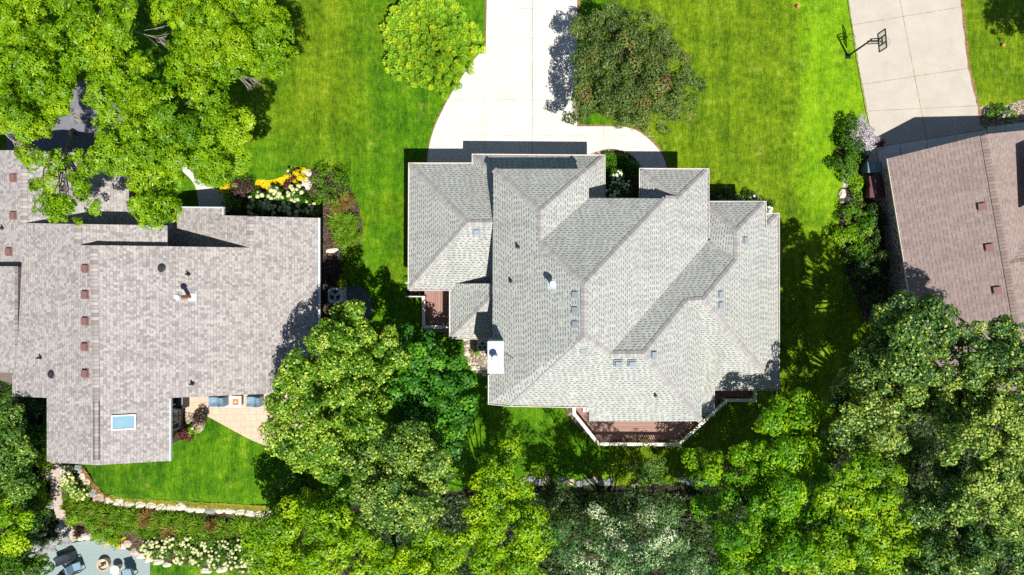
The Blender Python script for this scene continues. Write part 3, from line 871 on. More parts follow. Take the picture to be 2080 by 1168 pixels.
    gutters('gutter', [
        [(831, 588, 3.3), (832, 333, 3.3), (961, 333, 3.3), (961, 315, 3.2), (1227, 317, 3.2), (1227, 402, 3.2)],
        [(1301, 404, 3.85), (1301, 344, 3.85), (1438, 345, 3.85), (1438, 484, 3.8)],
        [(1442, 411, 3.28), (1554, 411, 3.25), (1554, 461, 3.2)],
        [(1558, 436, 2.7), (1581, 435, 2.7), (1581, 790, 2.6), (1449, 790, 2.55), (1449, 843, 1.8), (1427, 843, 1.8)],
        [(1000, 687, 3.3), (915, 686, 3.3), (915, 588, 3.3), (831, 588, 3.3)],
        [(1196, 826, 5.86), (1034, 823, 5.95), (994, 819, 5.62), (994, 762, 5.62)]], M['white'], ro)
    box_vents(r, [(1170, 599), (1170, 630), (1170, 659), (1185, 711), (1256, 737), (1284, 737), (1326, 721), (1462, 598), (1462, 620), (1513, 488), (968, 471)], M['galv'], ro)
    vent_pipes(r, [(1052, 501), (1038, 571), (1331, 802)], ro)
    # fan vent stack
    p, n = r.at(1121, 577)
    mb = MB(); mb.box(p + n * 0.02, (0.5, 0.5, 0.03), R=basis(n)); mb.cyl(p - Vector((0, 0, .1)), 0.115, 0.95, 18)
    mb.cyl(p + Vector((0, 0, .82)), 0.19, 0.11, 20, 0.16)
    mb.build('flue', M['whitemetal'], ro)
    walls(h, [
        ([(848, 349), (977, 349), (977, 331), (1211, 333), (1211, 420), (1010, 420), (1010, 572), (848, 572)], 3.25, 0, 3.2),
        ([(931, 560), (1010, 560), (1010, 670), (931, 670)], 3.3, 0, 3.2),
        ([(1017, 359), (1180, 359), (1180, 418), (1340, 418), (1340, 700), (1409, 700), (1409, 838), (1213, 838), (1213, 808), (1050, 806), (1012, 803)], 5.6, 0, 5.28),
        ([(1317, 361), (1421, 361), (1421, 428), (1538, 428), (1538, 452), (1564, 452), (1564, 772), (1342, 772), (1342, 419), (1317, 419)], 2.9, 0, 2.6),
        ([(1342, 640), (1430, 640), (1430, 826), (1342, 826)], 1.9, 0, 1.75)], M['siding'])
    # doors and windows in walls (seen only from the side)
    def pw(px, py, zr): return P(px, py, zr)
    for a, b in ((1000, 1075), (1105, 1185)):
        A = P(a, 332, 3.25); B = P(b, 332, 3.25)
        mb = MB()
        for k in range(4):
            mb.box(((A.x + B.x) / 2, A.y + 0.02, 0.32 + 0.56 * k), (B.x - A.x, 0.05, 0.53))
        mb.build('garage_door', M['white'], h)
    for px in (1370, 1395):
        A = P(px, 361, 2.9); wall_window(h, (A.x, A.y, 1.5), 0.7, 1.3, (0, 1, 0))
    for px in (1090, 1150):
        A = P(px, 806, 5.6); wall_window(h, (A.x, A.y, 3.8), 1.1, 1.4, (0, -1, 0))
    for py in (480, 560, 700):
        A = P(1564, py, 2.9); wall_window(h, (A.x, A.y, 1.3), 1.2, 1.3, (1, 0, 0))
    for py in (400, 520):
        A = P(848, py, 3.25); wall_window(h, (A.x, A.y, 1.7), 1.1, 1.2, (-1, 0, 0))
    # chimney
    x0, y0 = P(990, 693, 7.5)[:2]; x1, y1 = P(1023, 759, 7.5)[:2]
    ch = MB(); ch.box(((x0 + x1) / 2, (y0 + y1) / 2, 3.68), (x1 - x0 - 0.06, y0 - y1 - 0.06, 7.36))
    co = ch.build('chimney', M['bluegrey'], h)
    c2 = MB(); c2.box(((x0 + x1) / 2, (y0 + y1) / 2, 7.42), (x1 - x0, y0 - y1, 0.13)); cap = c2.build('chimney_cap', M['whitemetal'], None, bevel=0.02)
    cap.parent = co; inv = wmat(co).inverted()
    for v in cap.data.vertices: v.co = inv @ v.co
    q = P(1006, 726, 7.5); fl = MB(); fl.cyl((q.x, q.y, 7.48), 0.17, 0.42, 20); fl.cyl((q.x, q.y, 7.90), 0.13, 0.16, 20); fl.cyl((q.x, q.y, 8.06), 0.2, 0.07, 20, 0.15)
    f = fl.build('flue', M['whitemetal'], None); f.parent = co
    for v in f.data.vertices: v.co = inv @ v.co
    # saddle behind the chimney
    s1 = Roof(M['roof_grey'])
    s1.face([(1022, 712, 6.1), (1022, 750, 6.1), (1045, 731, 6.66)])
    s1.mb.build('cricket', M['roof_grey'], ro, recalc=False)
    return h, r
HOUSE, HROOF = main_house()

# ------------------------------------------------------------------ west neighbour
def west_house():
    h = empty('ranch_house', P(330, 620, 0), 0, 'long low house on the left with a mottled pinkish grey shingle roof and skylight', 'house')
    s = 0.3
    EX = -393 * (H - 3.3) / FPX
    zr = 6.61; RX = P(190, 0, zr).x
    def ze(px):      # height of the main east slope under photo column px (slope rises west)
        a = (CX - px) / FPX
        return (3.3 + s * (EX + a * H)) / (1 + s * a)
    def zw(px):      # main west slope
        a = (CX - px) / FPX
        return (zr - s * (RX + 0) - 0 + 0) and (zr - s * (RX + a * H)*1.0 - 0) if False else (zr - s * (a * H + RX)) / (1 - s * a)
    def Yp(y, z, z2):  # same world y at another height
        return CY + (y - CY) * (H - z) / (H - z2)
    r = Roof(M['roof_pink'])
    z508 = ze(508); P3X = P(508, 0, z508).x
    def z3(px): a = (CX - px) / FPX; return (z508 - s * (P3X + a * H)) / (1 - s * a)
    z48 = zw(48); P1X = P(48, 0, z48).x
    def z1(px): a = (CX - px) / FPX; return (z48 + s * (a * H + P1X)) / (1 + s * a)
    z157 = zw(157); P2X = P(157, 0, z157).x
    def z2(px): a = (CX - px) / FPX; return (z157 + s * (a * H + P2X)) / (1 + s * a)
    yN = 503; zN = ze(508)
    def yr(px, z): return Yp(yN, zN, z)
    yS = 808; zS = ze(350)
    # main east slope with the north-east wing
    r.face([(190, yr(0, zr), zr), (508, 503, z508), (508, 439, z508), (647, Yp(439, z508, 3.3), 3.3), (647, Yp(yS, zS, 3.3), 3.3), (347, Yp(yS, zS, ze(347)), ze(347)), (347, 936, ze(347)), (196, 945, zr), (190, 900, zr)])
    # main west slope (stepping round)
    def w(px, y, zref=None): z = zw(px); return (px, y, z)
    r.face([(-90, 306, zw(-90)), (48, 305, z48), (48, 453, z48), (157, 455, z157), (157, 498, z157), (190, yr(0, zr), zr), (196, 945, zr), (95, 938, zw(95)), (95, 808, zw(95)), (25, 805, zw(25)), (25, 757, zw(25)), (-90, 757, zw(-90))])
    # stepped pieces to the north
    r.face([(48, 305, z48), (262, 315, z1(262)), (262, 424, z1(262)), (262, 520, z1(262)), (60, 520, z1(60)), (48, 470, z48)])
    r.face([(157, 455, z157), (340, 458, z2(340)), (340, 512, z2(340)), (157, 512, z157)])
    yy = lambda y, z: Yp(y, z508, z)
    r.face([(508, 439, z508), (508, 515, z508), (262, 520, z3(262)), (262, 424, z3(262)), (345, 422, z3(345)), (345, 422, z3(345)), (453, 423, z3(453)), (453, 437.5, z3(453))])
    r.face([(262, 424, z1(262)), (356, 424, z3(350)), (356, 520, z3(350)), (262, 520, z1(262))])
    # raised west piece
    r.face([(-90, 541, zw(-90) + .75), (30, 541, zw(30) + .75), (30, 757, zw(30) + .02), (-90, 757, zw(-90) + .02)])
    ro = r.build(h, 0.18)
    caps('ridge_cap', [((190, yr(0, zr), zr), (196, 944, zr), s), ((157, 456, z157), (157, 498, z157), s), ((48, 306, z48), (48, 452, z48), s), ((508, 440, z508), (508, 502, z508), s)], M['cap_pink'], ro, w=0.2)
    # step walls between the roof levels
    mb = MB()
    def stepwall(pts):
        for (a, b) in zip(pts[:-1], pts[1:]):
            A = P(*a); B = P(*b)
            mb.poly([A - Vector((0, 0, .06)), B - Vector((0, 0, .06)), B - Vector((0, 0, 2.2)), A - Vector((0, 0, 2.2))])
    stepwall([(157, 500, z157), (190, yr(0, zr) + 1.5, zr), (508, 505, z508)])
    stepwall([(48, 455, z48), (157, 457, z157), (306, 460, z2(308)), (306, 512, z2(308))])
    mb.build('step_wall', M['taupe'], h, recalc=False)
    sd = MB(); A = P(29.6, 542, zw(30) + .70); B = P(29.6, 756, zw(30)); sd.poly([A, B, Vector((B.x, B.y, B.z - .2)), Vector((A.x, A.y, A.z - .9))], [(0, 0), (6, 0), (6, .2), (0, .9)])
    sd.build('dormer_side', M['roof_pink'], ro, recalc=False)
    def edge(A, B, w=0.05, hh=0.18):
        t = MB(); t.bar(P(*A), P(*B), w, hh); t.build('rake_trim', M['whitemetal'], ro)
    edge((649, Yp(439, z508, 3.3), 3.28), (649, Yp(yS, zS, 3.3), 3.28), 0.09)
    edge((347, yS, ze(347) - .03), (347, 936, ze(347) - .03), 0.07)
    edge((455, 422, z3(453)), (345, 421, z3(345)), 0.08); edge((454, 423, z3(453)), (454, 437, z3(453)), 0.07)
    box_vents(r, [(28, 361), (28, 437), (19, 511), (174, 545), (174, 598), (174, 652), (173, 704), (174, 758)], M['ventbrown'], ro, 0.36)
    vent_pipes(r, [(5, 463), (383, 557), (83, 726), (391, 779)], ro)
    vent_pipes(r, [(106, 760), (327, 544)], ro, 0.12, 0.16)
    p, n = r.at(391, 604); mb = MB(); mb.box(p + n * 0.03, (0.42, 0.42, 0.04), R=basis(n)); mb.build('flashing', M['whitemetal'], ro)
    p, n = r.at(386, 603); mb = MB(); mb.cyl(p - Vector((0, 0, .1)), 0.10, 1.5, 16); fl = mb.build('flue', M['rust'], ro)
    mb = MB(); mb.cyl(p + Vector((0, 0, 1.38)), 0.17, 0.14, 18, 0.13); fc = mb.build('flue_cap', M['whitemetal'], None)
    fc.parent = fl; inv = wmat(fl).inverted()
    for v in fc.data.vertices: v.co = inv @ v.co
    # skylight
    p, n = r.at(252, 857); R = basis(n)
    A = r.at(229, 857)[0]; B = r.at(276, 857)[0]; C_ = r.at(252, 843)[0]; D_ = r.at(252, 871)[0]
    lx = (B - A).length; ly = (D_ - C_).length
    mb = MB(); ww = 0.07
    # R columns: u along the eave (north-south here), v upslope (east-west)
    for dx, dy, sx, sy in ((0, lx / 2, ly + ww, ww), (0, -lx / 2, ly + ww, ww), (ly / 2, 0, ww, lx - ww), (-ly / 2, 0, ww, lx - ww)):
        mb.box(p + R @ Vector((dx, dy, 0.06)), (sx, sy, 0.14), R=R)
    sk = mb.build('skylight', M['whitemetal'], ro)
    g = MB(); g.box(p + R @ Vector((0, 0, 0.07)), (ly - ww, lx - ww, 0.05), R=R); pane = g.build('pane', M['skyglass'])
    pane.parent = sk; inv = wmat(sk).inverted()
    for v in pane.data.vertices: v.co = inv @ v.co
    # two bars of shingle edging beside the wing ridge
    mb = MB()
    for px in (190.5, 201):
        mb.bar(P(px, 815, zr + 0.04), P(px, 935, zr + 0.04), 0.018, 0.03)
    mb.build('ridge_vent', M['rubber'], ro)
    # walls
    xw = P(647, 0, 3.3).x - 0.88
    pts_main = [(P(-90, 0, 3).x, P(0, 540, 3).y), (xw - 4.4, P(0, 520, 3).y), (xw - 4.4, P(0, 470, 3).y), (xw, P(0, 462, 3).y), (xw, P(0, 792, 3).y), (P(60, 0, 3).x, P(0, 792, 3).y), (P(-90, 0, 3).x, P(0, 740, 3).y)]
    mb = MB(); mb.prism(pts_main, 0, 3.05)
    xl = P(347, 0, ze(347)).x - 0.8
    mb.prism([(P(108, 0, 5).x, P(0, 780, 5).y), (xl, P(0, 780, 5).y), (xl, P(0, 915, 5.4).y), (P(108, 0, 5).x, P(0, 915, 5.4).y)], 1.0, 5.0)
    mb.prism([(P(-90, 0, 3).x, P(0, 325, 3.6).y), (P(236, 0, 3.6).x, P(0, 330, 3.6).y), (P(236, 0, 3.6).x, P(0, 560, 3.6).y), (P(-90, 0, 3).x, P(0, 560, 3.6).y)], 0, 3.2)
    mb.build('wall', M['taupe'], h)
    for y0, y1, z in ((515, 575, 1.6), (612, 650, 1.7)):
        A = P(662, y0, 1.6); B = P(662, y1, 1.6)
        wall_window(h, (xw, (A.y + B.y) / 2, z), A.y - B.y, 1.3, (1, 0, 0))
    for py in (792, 836, 862):
        A = P(355, py, 3.9); wall_window(h, (xl, A.y, 3.75), 0.75, 1.5, (1, 0, 0))
    return h, r
WHOUSE, WROOF = west_house()

# ------------------------------------------------------------------ east neighbour
def east_house():
    h = empty('brown_roof_house', P(1960, 460, 0), 0, 'house on the right with a brown shingle roof, set at an angle', 'house')
    r = Roof(M['roof_brown'])
    e, t = 2.6, 4.8
    r.face([(1803, 322, e), (2000, 273, t), (2068, 660, t), (2092, 800, t), (1884, 800, e), (1852, 620, e)])
    r.face([(2000, 273, t), (2200, 252, 2.9), (2300, 800, 2.9), (2092, 800, t)])
    # cross gable
    r.face([(2044, 536, 4.72), (2074, 420, 3.95), (2200, 398, 3.95), (2230, 508, 4.72)])
    r.face([(2044, 536, 4.72), (2230, 508, 4.72), (2230, 640, 3.7), (2094, 640, 3.9)])
    # taller part farther east, whose shadow falls on the slope
    ro = r.build(h, 0.16)
    d = (-1, 0)
    caps('ridge_cap', [((2000, 274, t), (2090, 790, t), 0.46), ((2044, 536, 4.74), (2230, 508, 4.74), 0.4)], M['cap_brown'], ro, w=0.2)
    gutters('gutter', [[(1884, 800, e), (1852, 620, e), (1803, 322, e)]], M['rail'], ro, 0.1, 0.1)
    mb = MB()
    mb.bar(P(2044, 536, 4.8), P(2074, 420, 4.03), 0.06, 0.06); mb.bar(P(2044, 536, 4.8), P(2096, 640, 3.96), 0.06, 0.06)
    mb.build('valley_flashing', M['rust'], ro)
    box_vents(r, [(1994, 419), (2009, 502), (2025, 589)], M['ventbrown'], ro, 0.36)
    W = [P(1820, 335, e), P(2195, 270, e), P(2290, 790, e), P(1902, 790, e)]
    mb = MB(); mb.prism([(p.x, p.y) for p in W], 0, 2.55)
    mb.build('wall', M['tanstone'], h)
    # gable end wall
    A = P(1826, 330, e); B = P(2180, 268, e); C_ = P(2003, 290, t)
    g = MB(); n = (B - A).normalized(); q = Vector((n.y, -n.x, 0)) * 0.1
    a, b, c = Vector((A.x, A.y, 2.5)), Vector((B.x, B.y, 2.5)), Vector((C_.x, C_.y - 0.25, t - .2))
    for s_ in (0,):
        g.poly([a, b, c]); g.poly([a + q, c + q, b + q])
    g.build('gable', M['siding'], h, recalc=False)
    dz = 2.0
    tb = Roof(M['roof_brown'])
    tb.face([(2096, 300, 5.2), (2200, 300, 6.6), (2200, 430, 6.6), (2096, 430, 5.2)])
    tb.mb.build('dormer_roof', M['roof_brown'], ro, recalc=False, solid=0.15)
    W = [P(2106, 312, 5.0), P(2190, 312, 5.0), P(2190, 420, 5.0), P(2106, 420, 5.0)]
    mb = MB(); mb.prism([(p.x, p.y) for p in W], 2.6, 5.1); mb.build('dormer', M['siding'], h)
    return h, r
EHOUSE, EROOF = east_house()

# ------------------------------------------------------------------ decks
def deck(name, label, floor_px, zf, rail_px, zc, board_dir, group=None, stairs=None):
    W = [P(a, b, zf) for a, b in floor_px]
    h = empty(name, (W[0].x, W[0].y, 0), 0, label, 'deck', group)
    n = len(W)
    ux, uy = board_dir
    m = MB()
    m.poly([Vector((p.x, p.y, zf)) for p in W], [(p.x * ux + p.y * uy + 50, -p.x * uy + p.y * ux + 50) for p in W])
    fl = m.build('deck_floor', M['deck'], h, recalc=False, solid=0.12)
    me = fl.data; bm = bmesh.new(); bm.from_mesh(me)
    for f in bm.faces:
        f.normal_update()
        if f.normal.z < 0: f.normal_flip()
    bm.to_mesh(me); bm.free()
    sk = MB()
    for i in range(n):
        a, b = W[i], W[(i + 1) % n]
        sk.bar(Vector((a.x, a.y, zf - .2)), Vector((b.x, b.y, zf - .2)), 0.05, 0.25)
    sk.build('skirt', M['baluster'], h)
    R = [P(a, b, zc) for a, b in rail_px]
    for i in range(len(R) - 1):
        a, b = R[i], R[i + 1]; d = (b - a).normalized()
        lift = Vector((0, 0, 0.004 * (i % 2)))
        mb = MB(); mb.bar(a - d * 0.08 + lift, b + d * 0.08 + lift, 0.19, 0.045)
        cap = mb.build('top_rail', M['rail'], h)
        bb = MB(); L_ = (b - a).length; k = int(L_ / 0.135)
        for q in range(1, k):
            c = a.lerp(b, q / k)
            bb.bar(Vector((c.x, c.y, zf + 0.06)), Vector((c.x, c.y, zc - 0.03)), 0.035, 0.035)
        bb.bar(Vector((a.x, a.y, zf + 0.08)), Vector((b.x, b.y, zf + 0.08)), 0.05, 0.05)
        bb.bar(Vector((a.x, a.y, zc - 0.08)), Vector((b.x, b.y, zc - 0.08)), 0.045, 0.07)
        bb.build('balusters', M['baluster'], h)
    for p in R:
        mb = MB(); mb.box((p.x, p.y, zc / 2 - 0.02), (0.11, 0.11, zc - 0.04)); mb.build('post', M['rail'], h)
    if stairs: stairs(h)
    return h
deck('back_deck', 'angular brown board deck with a cream rail behind the middle house',
     [(1165, 812), (1165, 838), (1214, 893), (1375, 893), (1470, 806), (1528, 806), (1528, 770), (1400, 770), (1400, 780), (1200, 780)], 0.9,
     [(1165, 822), (1167, 841), (1216, 902), (1379, 903), (1476, 813), (1534, 813), (1534, 788)], 1.9, (1, 0))
def side_stairs(h):
    a = P(858, 590, 0.5); b = P(826, 590, 0)
    zf = 0.5
    x1 = P(860, 0, zf).x; x0 = P(828, 0, 0.1).x; y0 = P(0, 602, 0.3).y; y1 = P(0, 575, 0.3).y
    for k in range(3):
        x = x1 - (k + 0.5) * (x1 - x0) / 3; z = zf - (k + 1) * zf / 4
        mb = MB(); mb.box((x, (y0 + y1) / 2, z - 0.02), ((x1 - x0) / 3 + 0.02, y1 - y0, 0.05)); mb.box((x + (x1 - x0) / 6, (y0 + y1) / 2, z - 0.05), (0.03, y1 - y0, 0.12)); mb.build('stair_tread', M['deck'], h)
    for y in (y0, y1):
        mb = MB(); A = Vector((x1, y, 1.4)); B = Vector((x0, y, 0.95)); mb.bar(A, B, 0.07, 0.045); mb.build('stair_rail', M['rail'], h)
        bb = MB()
        for q in range(1, 9):
            c = A.lerp(B, q / 9); bb.bar(Vector((c.x, y, c.z - 0.9)), c, 0.03, 0.03)
        bb.build('balusters', M['baluster'], h)
deck('side_deck', 'small brown deck with three steps beside the garage wing of the middle house',
     [(862, 580), (862, 660), (930, 660), (930, 580)], 0.5, [(860, 604), (861, 664), (916, 664)], 1.4, (0, 1), stairs=side_stairs)
# two planters on the back deck
# ------------------------------------------------------------------ foliage
def norm(a): return a / (np.linalg.norm(a, axis=-1, keepdims=True) + 1e-9)

def leaves_mesh(name, C, Nrm, length, width, tint, mat, parent, cup=0.0, tdir=None):
    """C centres, Nrm leaf normals; one bent diamond per leaf"""
    n = len(C)
    r = rng.normal(size=(n, 3)) if tdir is None else tdir
    t = norm(r - Nrm * np.sum(r * Nrm, -1, keepdims=True)); b = np.cross(Nrm, t)
    Ls = (length * rng.uniform(0.7, 1.25, n))[:, None] if np.isscalar(length) else length[:, None]
    Ws = Ls * (width / length if np.isscalar(length) else 0.5)
    V = np.empty((n, 4, 3))
    V[:, 0] = C - t * Ls * 0.5
    V[:, 1] = C + b * Ws * 0.5 + t * Ls * 0.05 + Nrm * Ws * 0.12
    V[:, 2] = C + t * Ls * 0.5 - Nrm * Ls * cup
    V[:, 3] = C - b * Ws * 0.5 + t * Ls * 0.05 + Nrm * Ws * 0.12
    V = V.reshape(-1, 3)
    if parent is not None:
        mw = np.array(wmat(parent).inverted())
        V = V @ mw[:3, :3].T + mw[:3, 3]
    me = bpy.data.meshes.new(name)
    me.vertices.add(n * 4); me.vertices.foreach_set('co', V.ravel().astype(np.float32))
    me.loops.add(n * 4); me.loops.foreach_set('vertex_index', np.arange(n * 4, dtype=np.int32))
    me.polygons.add(n); me.polygons.foreach_set('loop_start', np.arange(0, n * 4, 4, dtype=np.int32))
    try: me.polygons.foreach_set('loop_total', np.full(n, 4, dtype=np.int32))
    except Exception: pass
    a = me.attributes.new('tint', 'FLOAT', 'FACE'); a.data.foreach_set('value', np.clip(tint, 0, 1).astype(np.float32))
    me.materials.append(mat); me.update(calc_edges=True)
    o = bpy.data.objects.new(name, me); COL.objects.link(o)
    if parent is not None: o.parent = parent
    return o

def crown_leaves(lobes, clump_r=0.42, clump_gap=0.62, per_clump=70, shell=0.8, tint_c=(0.45, 0.22), tint_l=0.18, flat=0.6, tilt=0.55,
                 rosette=0, leaf=0.13, fill=0.35, accent=0.0, prune=0.0):
    """lobes: array of (x, y, z, r, rz). Clumps of leaves over the upper surface and inside of every lobe"""
    CC, RR, TT = [], [], []
    for (x, y, z, r, rz) in lobes:
        k = max(3, int(4.4 * (r / clump_gap) ** 2 + 0.5))
        d = rng.normal(size=(k, 3)); d = norm(d); d[:, 2] = np.abs(d[:, 2]) * 1.0 - 0.25
        d = norm(d)
        rad = rng.uniform(shell, 1.06, k)[:, None]
        inner = rng.random(k) < fill
        rad[inner] *= rng.uniform(0.35, 0.85, inner.sum())[:, None]
        p = np.array([x, y, z]) + d * rad * np.array([r, r, rz]) + rng.normal(0, 1, (k, 3)) * np.array([0.05, 0.05, 0.16])
        CC.append(p); TT.append(np.clip(rng.normal(tint_c[0], tint_c[1], k), 0, 1))
        RR.append(clump_r * rng.uniform(0.5, 1.5, k))
    C = np.concatenate(CC); R = np.concatenate(RR); T = np.concatenate(TT)
    if prune:
        keep = rng.random(len(C)) > prune; C, R, T = C[keep], R[keep], T[keep]
    cnt = np.maximum(8, (per_clump * (R / clump_r) ** 2).astype(int))
    idx = np.repeat(np.arange(len(C)), cnt)
    n = len(idx)
    d = norm(rng.normal(size=(n, 3))); d[:, 2] = np.abs(d[:, 2]) * 1.2 - 0.35; d = norm(d)
    rad = 1.0 - 0.34 * rng.random(n) ** 1.6
    # bumps of twigs on every clump, so that its outline is ragged
    nb = 9
    bd = norm(rng.normal(size=(len(C), nb, 3)) * np.array([1, 1, 0.8])); bd[:, :, 2] = np.abs(bd[:, :, 2])
    dots = np.einsum('nk,njk->nj', d, bd[idx])
    jb = np.argmax(dots, axis=1)
    bump = np.clip((np.max(dots, axis=1) - 0.66) / 0.34, 0, 1)
    bdir = bd[idx, jb]
    rad = rad * (0.62 + 0.60 * bump)
    a = rng.uniform(0, 2 * np.pi, len(C)); st = rng.uniform(1.0, 1.5, len(C))
    ax = np.stack([np.cos(a), np.sin(a)], -1)[idx]
    off = d * (rad * R[idx])[:, None] * np.array([1, 1, flat])
    al = np.sum(off[:, :2] * ax, -1, keepdims=True)
    off[:, :2] += ax * al * (st[idx][:, None] - 1)
    pos = C[idx] + off
    tuft = norm(d - bdir * 0.75)
    nr = norm(d * 0.55 + tuft * 0.35 + np.array([0.0, 0.0, 0.35]) + rng.normal(size=(n, 3)) * tilt * 0.62)
    tint = T[idx] + rng.normal(0, tint_l * 0.7, n) + (bump - 0.4) * 0.25
    if accent:
        m = rng.random(n) < accent * 2.0 * bump ** 0.7 * np.clip(T[idx] * 2, 0.3, 1.5); tint = np.where(m, rng.uniform(0.82, 1.0, n), np.minimum(tint, 0.72))
    tdir = None
    if rosette:
        k = rosette
        a = (rng.uniform(0, 2 * np.pi, n)[:, None] + np.arange(k)[None] * (2 * np.pi / k)) + rng.normal(0, .15, (n, k))
        ref = norm(rng.normal(size=(n, 3))); t0 = norm(ref - nr * np.sum(ref * nr, -1, keepdims=True)); b0 = np.cross(nr, t0)
        td = t0[:, None] * np.cos(a)[..., None] + b0[:, None] * np.sin(a)[..., None] - nr[:, None] * 0.18
        pos = (pos[:, None] + td * leaf * 0.55).reshape(-1, 3)
        nn = norm(np.repeat(nr, k, 0) + rng.normal(size=(n * k, 3)) * 0.25)
        tint = np.repeat(tint, k) + rng.normal(0, 0.07, n * k)
        return pos, nn, tint, td.reshape(-1, 3), C
    return pos, nr, tint, None, C

def grow_wood(base, lobes, clumps, trunk_r, twigs=0.35, seed=0):
    """tapered trunk, a limb to every lobe and thin branches to part of the leaf clumps"""
    rd = random.Random(seed)
    mb = MB()
    L_ = [Vector(l[:3]) for l in lobes]
    cx = sum((l for l in L_), Vector((0, 0, 0))) / len(L_)
    top = Vector((base.x * 0.45 + cx.x * 0.55, base.y * 0.45 + cx.y * 0.55, base.z + (cx.z - base.z) * 0.62))
    fork = base.lerp(top, 0.55) + Vector((rd.uniform(-.2, .2), rd.uniform(-.2, .2), 0))
    mb.tube([base - Vector((0, 0, 0.2)), base + Vector((0, 0, 0.25)), base.lerp(fork, 0.5), fork, top], [trunk_r * 1.5, trunk_r * 1.08, trunk_r * 0.95, trunk_r * 0.8, trunk_r * 0.5], 9)
    for l, lo in zip(L_, lobes):
        st = fork.lerp(top, rd.uniform(0, 0.9))
        mid = st.lerp(l, 0.5) + Vector((rd.uniform(-.4, .4), rd.uniform(-.4, .4), rd.uniform(0, .5)))
        end = l + Vector((0, 0, lo[4] * 0.2))
        mb.tube([st, mid, end], [trunk_r * 0.42, trunk_r * 0.25, trunk_r * 0.1], 6)
        near = [c for c in clumps if (c[0] - l.x) ** 2 + (c[1] - l.y) ** 2 < (lo[3] * 1.1) ** 2]
        rd.shuffle(near)
        for c in near[:max(3, int(len(near) * twigs))]:
            s0 = mid.lerp(end, rd.random()); e = Vector([float(q) for q in c])
            m2 = s0.lerp(e, 0.5) + Vector((rd.uniform(-.15, .15), rd.uniform(-.15, .15), rd.uniform(-.1, .2)))
            mb.tube([s0, m2, e], [trunk_r * 0.09 + .01, trunk_r * 0.06 + 0.006, 0.006], 4, cap=False)
    return mb

def mk_lobes(pxl, ztop, drop=0.16, zj=0.6, seed=1, rscale=1.0, rzf=1.0):
    """(px, py, radius px) as seen in the photograph -> lobes in the world; the crown domes from its centre"""
    rd = random.Random(seed)
    cx = sum(a[0] for a in pxl) / len(pxl); cy = sum(a[1] for a in pxl) / len(pxl)
    out = []
    for q in pxl:
        px, py, rp = q[:3]
        dd = math.hypot(px - cx, py - cy) / 36.0
        zt = (q[3] if len(q) > 3 else ztop - drop * dd * dd * 0.5 + rd.uniform(-zj, zj))
        zt = max(zt, 2.5)
        k = (H - zt) / FPX
        r = rp * k * rscale * 0.92; rz = r * rzf
        zc = zt - rz * 0.75
        p = P(px, py, zc + rz * 0.3)
        out.append((p.x, p.y, zc, r, rz))
    return out

NLEAF = [0]
def tree(name, label, pxl, ztop, mat, root=None, group=None, cat='tree', leaf=0.13, lw=0.075, trunk_r=0.17, seed=1, mk={}, cup=0.1, wood=None, **kw):
    lobes = mk_lobes(pxl, ztop, seed=seed, **mk)
    # lower tiers below every lobe so that the crown is a volume, not a skin
    if root is None:
        cx = sum(l[0] for l in lobes) / len(lobes); cy = sum(l[1] for l in lobes) / len(lobes)
        root = Vector((cx * 0.97, cy * 0.97, 0))
    else: root = G(*root)
    base = Vector((root.x, root.y, gz(root.x, root.y)))
    h = empty(name, base, 0, label, cat, group)
    pos, nr, tint, td, C = crown_leaves(lobes, leaf=leaf, **kw)
    NLEAF[0] += len(pos)
    leaves_mesh('crown', pos, nr, leaf, lw, tint, mat, h, cup=cup, tdir=td)
    mb = grow_wood(base, lobes, C.tolist(), trunk_r, seed=seed)
    mb.build('trunk', wood or M['bark'], h, smooth=True)
    return h

def dead_branch(h, a, b, za, zb, n=9, seed=0):
    n = int(n * 1.2)
    """pale bare branch fanning into twigs, from photo point a to b"""
    rd = random.Random(seed); mb = MB()
    A = P(*a, za); B = P(*b, zb); d = B - A
    mb.tube([A, A.lerp(B, .5) + Vector((0, 0, .1)), B], [0.022, 0.016, 0.006], 5)
    q = Vector((-d.y, d.x, 0)).normalized(); Ld = d.length
    for k in range(n):
        t = rd.uniform(0.2, 0.85); s = A.lerp(B, t) + Vector((0, 0, .05))
        sg = rd.choice((-1, 1)); l = Ld * rd.uniform(0.35, 0.75) * (1.1 - t * .5)
        e = s + d.normalized() * l + q * sg * l * rd.uniform(0.08, 0.42) + Vector((0, 0, rd.uniform(-.2, .3)))
        m = s.lerp(e, .5) + Vector((rd.uniform(-.14, .14), rd.uniform(-.14, .14), .05))
        mb.tube([s, m, e], [0.011, 0.008, 0.003], 4)
        for j in range(4):
            s2 = m.lerp(e, rd.random() * .6); e2 = s2 + (e - m) * rd.uniform(.4, .9) + q * rd.uniform(-.16, .16)
            mb.tube([s2, e2], [0.006, 0.003], 4)
    mb.build('dead_branch', M['barkpale'], h, smooth=True)

